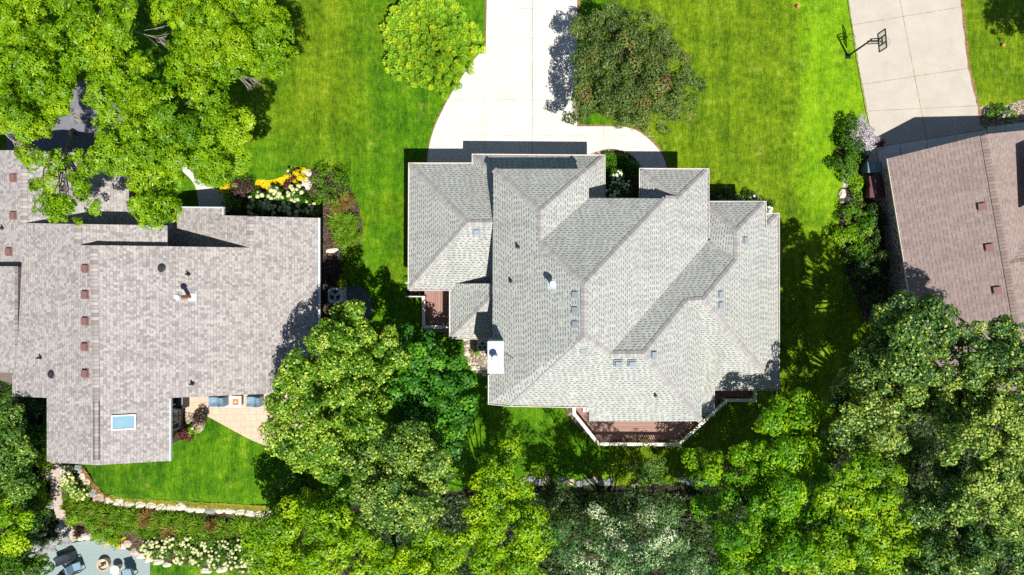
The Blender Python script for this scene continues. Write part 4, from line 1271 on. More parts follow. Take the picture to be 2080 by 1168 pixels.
ASH = dict(mk=dict(rscale=0.90, zj=1.0), leaf=0.20, lw=0.08, rosette=6, per_clump=46, clump_r=0.52, clump_gap=0.80, tilt=0.38, flat=0.7, tint_c=(0.52, 0.2), tint_l=0.12, cup=0.18, fill=0.25, shell=0.75)
g = 'tall ash trees in the front yard on the left'
A1 = tree('ash_tree', 'bright green ash tree in the top left corner, farthest left', [(10, 10, 62), (50, 60, 66), (95, 20, 50), (25, 130, 70), (85, 130, 62), (110, 175, 48), (60, 195, 56), (15, 215, 52), (75, 245, 42), (-30, 80, 60)],
     10.0, M['leaf_ash'], (60, 150), g, seed=3, **ASH)
A2 = tree('ash_tree', 'bright green ash tree whose crown reaches farthest over the lawn, at the top', [(370, 10, 55), (420, 35, 60), (470, 20, 55), (520, 35, 55), (545, 75, 42), (560, 115, 36), (500, 95, 60), (535, 140, 44), (460, 130, 40), (425, 90, 44), (350, 130, 24), (365, 95, 34), (350, -30, 60), (450, -40, 70)],
     10.0, M['leaf_ash'], (400, 120), g, seed=4, prune=0.05, **ASH)
A3 = tree('ash_tree', 'bright green ash tree leaning over the front walk and the entry roof', [(225, 205, 40), (268, 228, 48), (335, 232, 46), (402, 196, 28), (408, 240, 42), (445, 260, 42), (470, 300, 35), (430, 310, 48), (388, 285, 46), (335, 290, 52), (285, 300, 52), (240, 265, 40), (230, 320, 42), (275, 350, 46),
      (315, 345, 46), (352, 332, 32), (468, 338, 32), (436, 342, 26), (335, 392, 38), (300, 395, 38), (320, 430, 28), (350, 425, 26), (210, 290, 30)],
     10.5, M['leaf_ash'], (300, 270), g, seed=5, **ASH)
A4 = tree('ash_tree', 'bright green ash tree between the corner ash and the one over the lawn', [(200, 20, 52), (245, 50, 50), (190, 75, 48), (232, 112, 46), (165, 130, 36), (215, 165, 38), (262, 165, 34), (155, 45, 45)],
     10.5, M['leaf_ash'], (230, 90), g, seed=6, **ASH)
ASH2 = dict(ASH); ASH2.update(mk=dict(zj=0.2, drop=0.05), per_clump=20, clump_r=0.34, clump_gap=0.55, prune=0.2)
A5 = tree('ash_tree', 'sparse young ash with loose leaf tufts hanging over the pinkish grey roof', [(105, 330, 26), (60, 320, 14), (150, 325, 24), (85, 372, 26), (120, 395, 30), (155, 370, 20), (170, 405, 26), (140, 425, 28), (175, 350, 18), (95, 420, 16), (180, 330, 22), (125, 440, 16)],
     8.6, M['leaf_ash'], (150, 268), g, seed=7, trunk_r=0.12, **ASH2)
dead_branch(A4, (235, 50), (262, 5), 8.4, 9.0, 6, seed=1); dead_branch(A4, (255, 60), (335, 82), 8.4, 8.8, 8, seed=2)
dead_branch(A2, (452, 130), (515, 168), 8.6, 8.4, 8, seed=4)
dead_branch(A1, (0, 262), (40, 298), 7.5, 7.2, 10, seed=5); dead_branch(A5, (120, 200), (160, 240), 7.5, 7.2, 12, seed=6)
dead_branch(A5, (130, 360), (150, 410), 7.9, 8.0, 9, seed=9)

LIN = dict(prune=0.08, leaf=0.14, lw=0.10, per_clump=300, clump_r=0.43, clump_gap=0.70, tilt=0.5, flat=0.85, tint_c=(0.38, 0.14), tint_l=0.12, accent=0.22, fill=0.3)
tree('linden_tree', 'rounded linden with cream flecked leaves beside the left house patio', [(722, 660, 30), (755, 668, 30), (692, 680, 30), (650, 690, 38), (780, 690, 30), (610, 735, 42), (735, 700, 46), (675, 725, 52), (775, 745, 46), (585, 780, 42), (640, 775, 54), (705, 775, 52), (760, 800, 42), (575, 830, 38), (620, 830, 50), (680, 840, 52), (735, 850, 42),
      (590, 880, 42), (645, 895, 50), (695, 905, 42), (640, 945, 38), (680, 950, 36), (610, 925, 30), (745, 895, 30)],
     8.8, M['leaf_linden'], (700, 770), None, seed=11, mk=dict(drop=0.14, zj=0.9, rscale=0.93), **LIN)
MAP = dict(leaf=0.17, lw=0.14, per_clump=150, clump_r=0.42, clump_gap=0.66, tilt=0.45, flat=0.85, tint_c=(0.5, 0.25), tint_l=0.18, fill=0.3)
tree('maple_tree', 'deep green maple next to the gravel bed and chimney of the middle house', [(800, 700, 28), (840, 700, 34), (850, 745, 44), (895, 735, 36), (925, 765, 32), (880, 790, 50), (930, 815, 30), (830, 790, 42), (850, 840, 46), (900, 850, 40), (925, 860, 22), (870, 890, 36), (810, 840, 30), (920, 900, 24)],
     6.4, M['leaf_maple'], (868, 790), None, seed=12, **MAP)
OLV = dict(LIN); OLV.update(mk=dict(zj=0.9, rscale=0.93), accent=0.22, tint_c=(0.36, 0.15))
tree('linden_tree', 'olive green linden in the middle of the wood south of the deep green maple', [(790, 890, 36), (830, 905, 38), (760, 920, 40), (720, 940, 34), (810, 950, 50), (755, 975, 44), (860, 960, 40), (895, 985, 32), (800, 1010, 50), (740, 1020, 42), (845, 1010, 42), (780, 1055, 44), (835, 1060, 38), (900, 1020, 28), (710, 990, 30), (875, 930, 28)],
     9.6, M['leaf_olive'], (800, 960), None, seed=13, **OLV)
YEL = dict(prune=0.08, mk=dict(zj=0.8, rscale=0.95), leaf=0.15, lw=0.10, per_clump=230, clump_r=0.44, clump_gap=0.70, tilt=0.42, flat=0.85, tint_c=(0.5, 0.22), tint_l=0.17, fill=0.3)
g = 'yellow-green trees along the bottom edge'
tree('boxelder_tree', 'yellow-green tree left of the dark gap at the bottom centre', [(1020, 925, 26), (1000, 960, 34), (1040, 975, 34), (985, 1000, 32), (1030, 1020, 42), (1075, 1030, 30), (985, 1045, 38), (1055, 1070, 44), (1085, 1090, 30), (1000, 1095, 44), (1060, 1120, 42), (940, 1090, 38), (960, 1130, 44), (1020, 1155, 46), (900, 1120, 38), (900, 1160, 38), (1070, 1165, 30)],
     8.6, M['leaf_yellow'], (1010, 1070), g, seed=14, **YEL)
tree('boxelder_tree', 'yellow-green tree at the bottom edge right of the cream hydrangea bed', [(570, 1060, 36), (610, 1045, 36), (650, 1040, 36), (690, 1050, 34), (545, 1095, 36), (590, 1100, 44), (640, 1090, 42), (690, 1095, 40), (540, 1140, 34), (600, 1145, 44), (655, 1140, 42), (705, 1140, 38), (510, 1085, 22), (560, 1175, 40)],
     7.6, M['leaf_yellow'], (630, 1100), g, seed=15, **YEL)
tree('boxelder_tree', 'small yellow-green tree at the bottom edge under the olive green linden', [(760, 1120, 34), (800, 1135, 38), (845, 1130, 36), (780, 1165, 38), (830, 1170, 38), (870, 1150, 34), (735, 1090, 26), (870, 1095, 26)],
     6.6, M['leaf_yellow'], (805, 1150), g, seed=16, **YEL)
DRK = dict(leaf=0.15, lw=0.10, per_clump=190, clump_r=0.44, clump_gap=0.72, tilt=0.5, flat=0.8, tint_c=(0.45, 0.2), tint_l=0.18, fill=0.3)
tree('dogwood_tree', 'low dark green tree in the shade of the rounded linden', [(620, 975, 36), (590, 1000, 30), (655, 1000, 36), (625, 1025, 34), (700, 1030, 30), (580, 1030, 22)],
     5.0, M['leaf_shrub'], (625, 1000), None, seed=17, trunk_r=0.1, **DRK)
SIL = dict(prune=0.30, leaf=0.15, lw=0.055, per_clump=150, clump_r=0.36, clump_gap=0.66, tilt=0.6, flat=0.9, tint_c=(0.42, 0.30), tint_l=0.2, fill=0.35)
tree('olive_tree', 'grey-green tree with whitish leaves at the bottom right of centre', [(1215, 1035, 24), (1165, 1085, 30), (1205, 1095, 36), (1250, 1075, 30), (1310, 1050, 32), (1345, 1075, 34), (1300, 1100, 42), (1250, 1125, 42), (1350, 1120, 38), (1200, 1140, 38), (1300, 1150, 42), (1150, 1140, 28), (1395, 1130, 30, 8.4), (1360, 1160, 34, 8.4), (1255, 1170, 40), (1380, 1085, 24, 8.6), (1330, 1165, 34, 8.6), (1395, 1168, 34, 8.4), (1425, 1150, 28, 8.2)],
     9.5, M['leaf_silver'], (1280, 1120), None, seed=18, **SIL)
tree('buckthorn_tree', 'thin dark tree with a few leafy tufts behind the row of rocks', [(1285, 945, 15), (1305, 960, 20), (1328, 945, 14), (1345, 965, 18), (1300, 985, 18), (1322, 980, 16), (1375, 985, 16), (1340, 1005, 16), (1375, 1050, 26), (1230, 1010, 16)],
     3.2, M['leaf_dusky'], (1330, 1000), None, seed=19, trunk_r=0.09, mk=dict(zj=0.3, drop=0.05), **{**SIL, 'tint_c': (0.6, 0.15), 'accent': 0.03})
tree('buckthorn_tree', 'dark low thicket tree left of the grey-green tree', [(1130, 1020, 34), (1180, 1040, 34), (1150, 1060, 30), (1240, 1040, 30), (1110, 1060, 26), (1200, 1000, 24), (1430, 1060, 30), (1270, 1020, 24)],
     3.6, M['leaf_dark'], (1170, 1040), None, seed=20, trunk_r=0.09, **DRK)
BRI = dict(YEL); BRI.update(tint_c=(0.45, 0.24))
g = 'bright green trees at the lower right'
tree('elm_tree', 'bright green tree nearest the back deck, with a pointed top', [(1590, 820, 24), (1630, 825, 28), (1570, 860, 30), (1615, 865, 42), (1650, 860, 24), (1575, 905, 42), (1625, 910, 44), (1540, 935, 42), (1500, 955, 30), (1590, 955, 48), (1645, 960, 38), (1545, 985, 42), (1450, 960, 30), (1430, 935, 18), (1445, 1005, 38), (1480, 1020, 26), (1520, 920, 24)],
     6.6, M['leaf_bright'], (1570, 940), g, seed=21, **BRI)
tree('elm_tree', 'bright green tree at the bottom edge, directly below the one with the pointed top', [(1600, 1005, 38), (1545, 1040, 44), (1600, 1060, 46), (1500, 1075, 34), (1480, 1110, 32), (1550, 1105, 44), (1605, 1115, 42), (1520, 1145, 38), (1575, 1155, 42), (1640, 1150, 38), (1490, 1165, 28), (1640, 1040, 34)],
     7.8, M['leaf_bright'], (1560, 1080), g, seed=22, **BRI)
tree('elm_tree', 'bright yellowish green tree with its crown against the large olive linden', [(1745, 940, 22), (1775, 955, 24), (1730, 975, 28), (1700, 1000, 36), (1760, 1000, 40), (1800, 985, 26), (1665, 1015, 26), (1720, 1050, 46), (1780, 1050, 44), (1830, 1035, 34), (1680, 1080, 42), (1740, 1105, 46), (1800, 1100, 42), (1845, 1085, 30), (1690, 1140, 42), (1760, 1155, 44), (1820, 1145, 40), (1855, 1130, 22), (1765, 1080, 40)],
     9.0, M['leaf_yellow'], (1745, 1060), g, seed=23, **{**BRI, 'tint_c': (0.4, 0.22)})
DUS = dict(LIN); DUS.update(mk=dict(zj=0.9, rscale=0.93), accent=0.16, tint_c=(0.40, 0.18))
g = 'tall lindens along the right side'
tree('linden_tree', 'tall dark linden standing against the corner of the brown roof', [(1840, 625, 26), (1875, 622, 26), (1900, 645, 32), (1850, 660, 36), (1805, 655, 22), (1895, 690, 40), (1930, 705, 38), (1850, 705, 38), (1905, 740, 40), (1860, 750, 40), (1820, 735, 26), (1940, 665, 28), (1800, 700, 26, 7.6), (1775, 715, 24, 6.6), (1800, 670, 22, 7.5), (1800, 742, 28, 7.2), (1780, 700, 24, 6.0), (1815, 655, 24, 8.2), (1790, 765, 26, 7.6), (1812, 720, 24, 8), (1832, 768, 28, 7.8), (1850, 785, 26, 8.4), (1790, 640, 18, 5)],
     10.0, M['leaf_dusky'], (1850, 690), g, seed=24, **{**DUS, 'prune': 0.0, 'fill': 0.45})
tree('linden_tree', 'dusky linden reaching left over the shaded lawn', [(1770, 745, 26, 7.2), (1730, 768, 28, 6.2), (1704, 785, 22, 5.2), (1760, 790, 34, 7.4), (1715, 815, 24, 5.6), (1800, 800, 42), (1745, 835, 38), (1790, 850, 46), (1845, 820, 44), (1890, 800, 40), (1840, 875, 46), (1760, 890, 40), (1715, 880, 26), (1800, 915, 42), (1860, 930, 36), (1700, 915, 22)],
     8.2, M['leaf_dusky'], (1810, 830), g, seed=25, **{**DUS, 'accent': 0.24, 'mk': dict(drop=0.3, rscale=0.93)})
tree('linden_tree', 'linden at the right edge just below the brown roof', [(1985, 680, 30), (2020, 690, 30), (2060, 680, 30), (2000, 725, 36), (2045, 735, 38), (2085, 720, 36), (1980, 750, 26)],
     9.6, M['leaf_dusky'], (2010, 720), g, seed=26, **DUS)
tree('linden_tree', 'largest olive linden filling the right edge', [(1965, 760, 40), (2020, 780, 46), (2070, 790, 44), (1940, 800, 40), (1990, 825, 46), (2045, 840, 48), (1945, 855, 42), (2085, 860, 40), (1990, 885, 46), (2045, 900, 46), (1930, 905, 34), (2085, 920, 36), (1990, 945, 40), (2040, 960, 44), (1975, 985, 34), (2075, 985, 38), (2040, 1015, 38), (2010, 1050, 30), (2080, 1040, 34), (2060, 1075, 28), (1960, 1025, 28)],
     10.2, M['leaf_olive'], (2000, 870), g, seed=27, **{**LIN, 'accent': 0.36, 'mk': dict(zj=1.0, rscale=0.92)})
tree('linden_tree', 'shorter dusky linden in the bottom right corner', [(1910, 965, 30), (1895, 1000, 34), (1940, 1010, 30), (1885, 1045, 36), (1930, 1060, 40), (1975, 1095, 36), (1920, 1110, 40), (2020, 1115, 40), (1890, 1150, 36), (1960, 1150, 44), (2050, 1160, 44), (2085, 1110, 36)],
     9.6, M['leaf_dusky'], (1950, 1080), g, seed=28, **{**DUS, 'accent': 0.1})
g = 'trees along the left edge'
tree('oak_tree', 'olive tree at the left edge below the pinkish grey roof', [(15, 850, 26), (40, 870, 22), (10, 890, 30), (45, 905, 24), (15, 940, 32), (48, 945, 20), (25, 980, 26), (50, 985, 16), (-20, 920, 40)],
     6.4, M['leaf_olive'], (25, 920), g, seed=29, **{**LIN, 'accent': 0.08, 'tint_c': (0.3, 0.15)})
tree('oak_tree', 'yellow-green tree at the left edge opposite the garden steps', [(10, 1010, 26), (30, 1030, 30), (5, 1050, 34), (40, 1060, 24), (0, 1090, 30), (35, 1095, 18)],
     6.4, M['leaf_yellow'], (20, 1040), g, seed=30, **YEL)
tree('oak_tree', 'mid green tree in the bottom left corner', [(15, 1125, 30), (45, 1145, 28), (10, 1165, 32), (60, 1165, 24), (75, 1140, 18)],
     4.6, M['leaf_shrub'], (30, 1150), g, seed=31, **DRK)
tree('oak_tree', 'dark green tree between the left edge and the garden steps', [(62, 925, 18), (60, 965, 18), (58, 1005, 20), (60, 1045, 18), (56, 1080, 20), (72, 880, 14), (60, 830, 24), (30, 800, 22)],
     3.0, M['leaf_shrub'], (60, 1000), g, seed=32, trunk_r=0.1, **{**DRK, 'tint_c': (0.3, 0.2)})
# out-of-frame neighbour tree whose shadow falls on the lawn in the top right corner
tree('ash_tree', 'dense tree just outside the top right corner whose shade falls on the lawn', [(2330, -30, 60), (2370, 10, 60), (2350, 60, 50), (2420, 40, 60), (2400, -10, 60)], 8.0, M['leaf_ash'], None, None, seed=33, **ASH)

# crabapple by the driveway
CRB = dict(leaf=0.115, lw=0.075, per_clump=150, clump_r=0.32, clump_gap=0.50, tilt=0.6, flat=0.9, tint_c=(0.5, 0.18), tint_l=0.2, fill=0.3)
CR = tree('crabapple_tree', 'dark olive crabapple tree overhanging the right side of the driveway', [(1230, 60, 42), (1280, 50, 36), (1190, 85, 32), (1325, 70, 34), (1205, 130, 44), (1260, 110, 50), (1320, 115, 44), (1355, 90, 16), (1370, 95, 12), (1375, 145, 38), (1195, 180, 32), (1240, 185, 46), (1300, 175, 52), (1355, 185, 42), (1400, 170, 22), (1425, 170, 14), (1190, 220, 26), (1165, 232, 14),
      (1235, 225, 28), (1290, 225, 36), (1340, 230, 30), (1385, 215, 26), (1305, 262, 16), (1270, 250, 18), (1180, 45, 18), (1240, 30, 20)],
     5.2, M['leaf_crab'], (1290, 165), None, seed=41, trunk_r=0.15, mk=dict(drop=0.16, zj=0.25), **CRB)
# rounded cedar by the driveway: upright overlapping fans
def cedar():
    px, py, rp = 874, 84, 93
    ztop = 4.4
    c = P(px, py, 2.2); r = rp * (H - 2.4) / FPX
    base = Vector((c.x, c.y, 0))
    h = empty('cedar_tree', base, 0, 'dense round yellow-green cedar on the lawn left of the driveway', 'tree')
    k = 430
    i = np.arange(k) + 0.5
    ph = i * 2.39996; rr = np.sqrt(i / k)
    jit = rng.normal(0, 0.03, (k, 2))
    lob = 1 + 0.03 * rng.normal(0, 1, k) + 0.08 * np.sin(ph * 0 + np.arctan2(np.sin(ph), np.cos(ph)) * 5 + 1.3) + 0.04 * np.sin(np.arctan2(np.sin(ph), np.cos(ph)) * 9)
    x = (rr * np.cos(ph) + jit[:, 0]) * r * lob; y = (rr * np.sin(ph) + jit[:, 1]) * r * lob
    zz = 0.7 + 3.6 * np.sqrt(np.clip(1 - rr ** 2.2, 0, 1)) + rng.normal(0, 0.22, k)
    C = np.stack([x + c.x, y + c.y, zz], -1)
    out = norm(np.stack([x, y, np.full(k, 0.0)], -1) + 1e-3)
    up = norm(out * (rr[:, None] * 0.75 + .1) + np.array([0, 0, 0.9]) + rng.normal(0, .12, (k, 3)))
    m = 210
    idx = np.repeat(np.arange(k), m); n = len(idx)
    T = np.clip(rng.normal(0.45, 0.28, k), 0, 1)
    # every tuft is a flattened cone of sprays opening upwards
    t = rng.uniform(0, 1, n) ** 0.7
    a = rng.uniform(0, 2 * np.pi, n)
    ref = np.array([0.3, 0.8, 0.1]); s0 = norm(np.cross(up, ref)); s1 = np.cross(up, s0)
    w = (0.21 * rng.uniform(.75, 1.3, k))[idx] * (0.35 + 0.65 * t)
    pos = C[idx] + up[idx] * (t * 0.55 - 0.32)[:, None] + s0[idx] * (np.cos(a) * w)[:, None] + s1[idx] * (np.sin(a) * w)[:, None]
    rad = norm(s0[idx] * np.cos(a)[:, None] + s1[idx] * np.sin(a)[:, None])
    td = norm(up[idx] + rad * 0.5 + rng.normal(0, .2, (n, 3)))
    nr = norm(rad * 0.9 + up[idx] * 0.5 + rng.normal(0, .3, (n, 3)))
    nr = norm(nr - td * np.sum(nr * td, -1, keepdims=True))
    leaves_mesh('crown', pos, nr, 0.12, 0.06, T[idx] + rng.normal(0, .12, n), M['leaf_cedar'], h, tdir=td)
    mb = MB(); mb.tube([base - Vector((0, 0, .1)), base + Vector((0, 0, 2)), base + Vector((0, 0, 3.8))], [0.14, 0.1, 0.03], 8)
    for q in range(60):
        j = rng.integers(0, k); e = Vector(C[j]); s = Vector((c.x, c.y, max(0.3, e.z * 0.6)))
        mb.tube([s, e - Vector((0, 0, .1))], [0.03, 0.008], 4, cap=False)
    mb.build('trunk', M['bark'], h)
cedar()
print('LEAVES', NLEAF)
# ------------------------------------------------------------------ shrubs, flowers, grasses
def shrub(name, label, pxl, h, mat, group=None, cat='shrub', leaf=0.10, lw=0.06, per=150, cr_=0.26, gap=0.38, seed=1, stems=6, cup=0.08, rosette=0, tint_c=(0.5, 0.2), accent=0.0, tilt=0.5, flat=0.9):
    rd = random.Random(seed)
    lobes = []
    for (px, py, rp) in pxl:
        g0 = G(px, py); zt = g0.z + h * rd.uniform(0.85, 1.1)
        k = (H - zt) / FPX; r = rp * k * 0.92; rz = min(r * 1.1, h * 0.7)
        p = P(px, py, zt - rz * 0.6)
        lobes.append((p.x, p.y, max(zt - rz * 0.8, g0.z + 0.1), r, rz))
    cx = sum(l[0] for l in lobes) / len(lobes); cy = sum(l[1] for l in lobes) / len(lobes)
    base = Vector((cx, cy, gz(cx, cy)))
    e = empty(name, base, 0, label, cat, group)
    pos, nr, tint, td, C = crown_leaves(lobes, clump_r=cr_, clump_gap=gap, per_clump=per, tint_c=tint_c, tint_l=0.14, flat=flat, tilt=tilt, leaf=leaf, rosette=rosette, fill=0.3, accent=accent)
    gzz = gza(pos[:, 0], pos[:, 1]); pos[:, 2] = np.maximum(pos[:, 2], gzz + 0.03)
    leaves_mesh('foliage', pos, nr, leaf, lw, tint, mat, e, cup=cup, tdir=td)
    mb = MB()
    for c in C[:: max(1, len(C) // (stems * len(lobes)))]:
        s = base + Vector((rd.uniform(-.1, .1), rd.uniform(-.1, .1), -0.05)); q = Vector([float(v) for v in c])
        mb.tube([s, s.lerp(q, .5) + Vector((0, 0, .06)), q], [0.022, 0.014, 0.006], 4)
    mb.build('stems', M['bark'], e)
    e['_tmp'] = 1; del e['_tmp']
    return e, C, lobes

_flower = {}
def flower_mesh(mat):
    if mat.name in _flower: return _flower[mat.name]
    bm = bmesh.new(); bmesh.ops.create_icosphere(bm, subdivisions=3, radius=1.0)
    rd = random.Random(5)
    for v in bm.verts:
        d = v.co.normalized(); f = 1 + 0.10 * math.sin(d.x * 17 + 2) * math.sin(d.y * 15) + 0.09 * math.sin(d.z * 19 + d.x * 9) + rd.uniform(-.05, .05)
        v.co = d * f; v.co.z *= 0.8
    me = bpy.data.meshes.new('flower_head'); bm.to_mesh(me); bm.free(); me.materials.append(mat)
    _flower[mat.name] = me
    return me
def add_flowers(e, lobes, n, r, mat, seed=0, spots=None):
    rd = random.Random(seed); me = flower_mesh(mat); inv = wmat(e).inverted(); put = []
    tries = 0
    while len(put) < n and tries < n * 30:
        tries += 1
        x, y, z, R, rz = rd.choice(lobes)
        a = rd.uniform(0, 6.283); q = math.sqrt(rd.random()) * 0.95
        px, py = x + R * q * math.cos(a), y + R * q * math.sin(a)
        if any((px - u) ** 2 + (py - v) ** 2 < (r * 1.35) ** 2 for u, v in put): continue
        put.append((px, py))
        pz = z + rz * math.sqrt(max(0, 1 - q * q)) * 1.05 + 0.12
        o = bpy.data.objects.new('flower_head', me); COL.objects.link(o); o.parent = e
        s = r * rd.uniform(0.7, 1.2)
        o.location = inv @ Vector((px, py, pz)); o.scale = (s, s, s); o.rotation_euler = (rd.uniform(-.3, .3), rd.uniform(-.3, .3), rd.uniform(0, 6))

def grass_clump(name, label, px, py, rp, h, mat, group=None, seed=0, nb=150, lean=0.9, cat='ornamental grass', w=0.034):
    g0 = G(px, py); r = rp * (H - g0.z) / FPX
    e = empty(name, g0, 0, label, cat, group)
    r_ = np.random.default_rng(seed + 100)
    a = r_.uniform(0, 2 * np.pi, nb); L_ = r * r_.uniform(0.55, 1.15, nb) * lean
    base = r_.normal(0, r * 0.13, (nb, 2)); bend = r_.normal(0, 0.25, nb)
    hh = h * r_.uniform(0.6, 1.1, nb)
    T = [0, 0.35, 0.7, 1.0]; Zp = [0.0, 0.75, 1.0, 0.72]
    V = np.zeros((nb, 8, 3))
    for k, (t, z) in enumerate(zip(T, Zp)):
        aa = a + bend * t
        cx = base[:, 0] + np.cos(aa) * L_ * t; cy = base[:, 1] + np.sin(aa) * L_ * t
        ww = w * (1 - t * 0.8)
        V[:, 2 * k, 0] = cx - np.sin(aa) * ww; V[:, 2 * k, 1] = cy + np.cos(aa) * ww; V[:, 2 * k, 2] = hh * z
        V[:, 2 * k + 1, 0] = cx + np.sin(aa) * ww; V[:, 2 * k + 1, 1] = cy - np.cos(aa) * ww; V[:, 2 * k + 1, 2] = hh * z
    V = V.reshape(-1, 3)
    F = []
    for i in range(nb):
        for k in range(3): b = i * 8 + 2 * k; F.append((b, b + 1, b + 3, b + 2))
    me = bpy.data.meshes.new(name); me.from_pydata(V.tolist(), [], F)
    at = me.attributes.new('tint', 'FLOAT', 'FACE')
    tv = np.repeat(np.clip(r_.normal(0.5, 0.25, nb), 0, 1), 3); at.data.foreach_set('value', tv.astype(np.float32))
    me.materials.append(mat)
    o = bpy.data.objects.new('blades', me); COL.objects.link(o); o.parent = e
    return e

def cover(name, pxs, mat, label, cat, n, h=0.12, leaf=0.09, lw=0.06, res=None):
    """low ground cover inside an outline: one stuff object"""
    W = [G(a, b) for a, b in pxs]; poly = np.array([(p.x, p.y) for p in W])
    lo, hi = poly.min(0), poly.max(0)
    q = rng.uniform(lo, hi, (n * 3, 2)); ok = sdist(q[:, 0], q[:, 1], poly) > 0; q = q[ok][:n]
    nz = np.sin(q[:, 0] * 5.1 + np.sin(q[:, 1] * 4.3) * 2) * np.cos(q[:, 1] * 5.7 + np.sin(q[:, 0] * 3.1) * 2)
    z = gza(q[:, 0], q[:, 1]) + 0.05 + h * (0.55 + 0.45 * nz) * rng.uniform(0.5, 1, len(q))
    pos = np.column_stack([q, z]); nr = norm(rng.normal(size=pos.shape) * 0.5 + np.array([0, 0, 1.0]))
    t = 0.5 + 0.28 * nz + rng.normal(0, 0.18, len(q))
    o = leaves_mesh(name, pos, nr, leaf, lw, t, mat, None)
    return tag(o, label, cat, kind='stuff')

# boulders ------------------------------------------------------------
_b = []
def boulder_meshes():
    from mathutils import noise as mn
    for s in range(6):
        bm = bmesh.new(); bmesh.ops.create_icosphere(bm, subdivisions=3, radius=1.0)
        off = Vector((s * 7.3, s * 3.1, 0))
        for v in bm.verts:
            d = v.co.normalized()
            f = 1 + 0.34 * mn.noise(d * 1.25 + off) + 0.12 * mn.noise(d * 3.1 + off)
            v.co = d * f
            v.co.x *= 1.12; v.co.z *= 0.72
            # flattened facets
            for nrm, lim in ((Vector((.5, .3, .8)).normalized(), .80), (Vector((-.7, .2, .5)).normalized(), .82), (Vector((.1, -.8, .5)).normalized(), .80)):
                t = v.co.dot(nrm) - lim * (0.9 + 0.05 * s % 0.2)
                if t > 0: v.co -= nrm * t * 0.8
        me = bpy.data.meshes.new('boulder'); bm.to_mesh(me); bm.free()
        _b.append(me)
boulder_meshes()
_bm = {}
ORD = ['first', 'second', 'third', 'fourth', 'fifth', 'sixth', 'seventh', 'eighth', 'ninth', 'tenth', 'eleventh', 'twelfth', 'thirteenth', 'fourteenth', 'fifteenth', 'sixteenth', 'seventeenth', 'eighteenth', 'nineteenth', 'twentieth',
       'twenty-first', 'twenty-second', 'twenty-third', 'twenty-fourth', 'twenty-fifth', 'twenty-sixth', 'twenty-seventh', 'twenty-eighth', 'twenty-ninth', 'thirtieth']
def boulder(label, px, py, rx, ry=None, mat='boulder', group=None, hs=0.9, seed=0, lift=0.0):
    rd = random.Random(seed * 31 + int(px) * 7 + int(py))
    k = rd.randrange(6); key = (k, mat)
    if key not in _bm:
        me = _b[k].copy(); me.name = 'boulder'; me.materials.append(M[mat]); _bm[key] = me
    g0 = G(px, py, 0.1); s = (H - g0.z) / FPX; ry = ry or rx
    o = bpy.data.objects.new('boulder', _bm[key]); COL.objects.link(o)
    a, b = rx * s, ry * s
    o.location = (g0.x, g0.y, gz(g0.x, g0.y) + min(a, b) * 0.28 + lift)
    o.scale = (a / 1.08, b / 0.98, min(a, b) * hs); o.rotation_euler = (0, 0, rd.uniform(-.25, .25))
    return tag(o, label, 'boulder', group)

# --- garden of the left house ------------------------------------------
gH = 'hydrangeas with cream flower heads'
hy = [('hydrangea bush full of cream flower heads, nearest the front walk', [(525, 405, 17), (540, 420, 20), (520, 425, 15)], 24),
      ('hydrangea bush with cream flower heads between two others by the north gable', [(560, 398, 19), (575, 418, 22), (555, 425, 16)], 30),
      ('hydrangea bush with cream flower heads nearest the pair of white boulders', [(600, 392, 18), (615, 415, 24), (598, 427, 18), (635, 425, 14)], 36)]
for k, (lb, px, n) in enumerate(hy):
    e, C, lo = shrub('hydrangea_bush', lb, px, 1.0, M['leaf_shrub'], gH, seed=50 + k, tint_c=(0.25, .15)); add_flowers(e, lo, n, 0.125, M['petal_cream'], k)
shrub('sapling', 'thin upright sapling with loose light green leaves east of the hydrangeas', [(655, 350, 12), (668, 370, 20), (690, 365, 16), (650, 385, 18), (675, 395, 18), (665, 415, 16), (640, 365, 10), (700, 385, 12)], 1.9, M['leaf_shrub'], None, 'sapling', leaf=0.12, per=34, cr_=0.24, gap=0.34, seed=60, tint_c=(0.7, 0.2))
shrub('smokebush', 'dark brown-purple shrub between the walk and the golden mulch', [(490, 375, 14), (505, 368, 12), (478, 385, 12), (500, 385, 10)], 0.9, M['leaf_purple'], None, per=70, seed=61, leaf=0.12, lw=0.04, tilt=0.8)
shrub('spirea_bush', 'small olive shrub beside the front walk', [(470, 402, 12), (485, 410, 12), (460, 418, 8)], 0.6, M['leaf_linden'], None, per=80, seed=62, tint_c=(0.4, 0.2))
shrub('coral_bells', 'dark red leafy row between golden mulch and yellow plants', [(586, 372, 7), (592, 362, 7), (598, 352, 6), (606, 346, 5)], 0.3, M['leaf_red'], None, 'plant', per=60, cr_=0.14, gap=0.22, seed=63)
shrub('hosta', 'yellow hosta patch beside the pair of white boulders', [(603, 362, 12), (612, 352, 9), (600, 372, 10), (617, 366, 8)], 0.35, M['leaf_gold'], None, 'plant', per=70, cr_=0.16, gap=0.26, seed=64, leaf=0.12)
shrub('hosta', 'bright yellow hosta next to the front walk', [(462, 383, 10), (472, 376, 8), (455, 392, 6)], 0.35, M['leaf_gold'], None, 'plant', per=70, cr_=0.16, gap=0.26, seed=65, leaf=0.12)
boulder('white boulder, upper one of the pair north-east of the hydrangeas', 621, 352, 12, 9, group='white boulders by the hydrangeas')
boulder('white boulder, lower one of the pair north-east of the hydrangeas', 621, 374, 12, 11, group='white boulders by the hydrangeas')
boulder('white boulder touching the west end of the hydrangeas', 521, 396, 11, 10, group='white boulders by the hydrangeas')
boulder('small white boulder between the bright yellow hosta and purple shrub', 476, 376, 6, 5, group='white boulders by the hydrangeas')
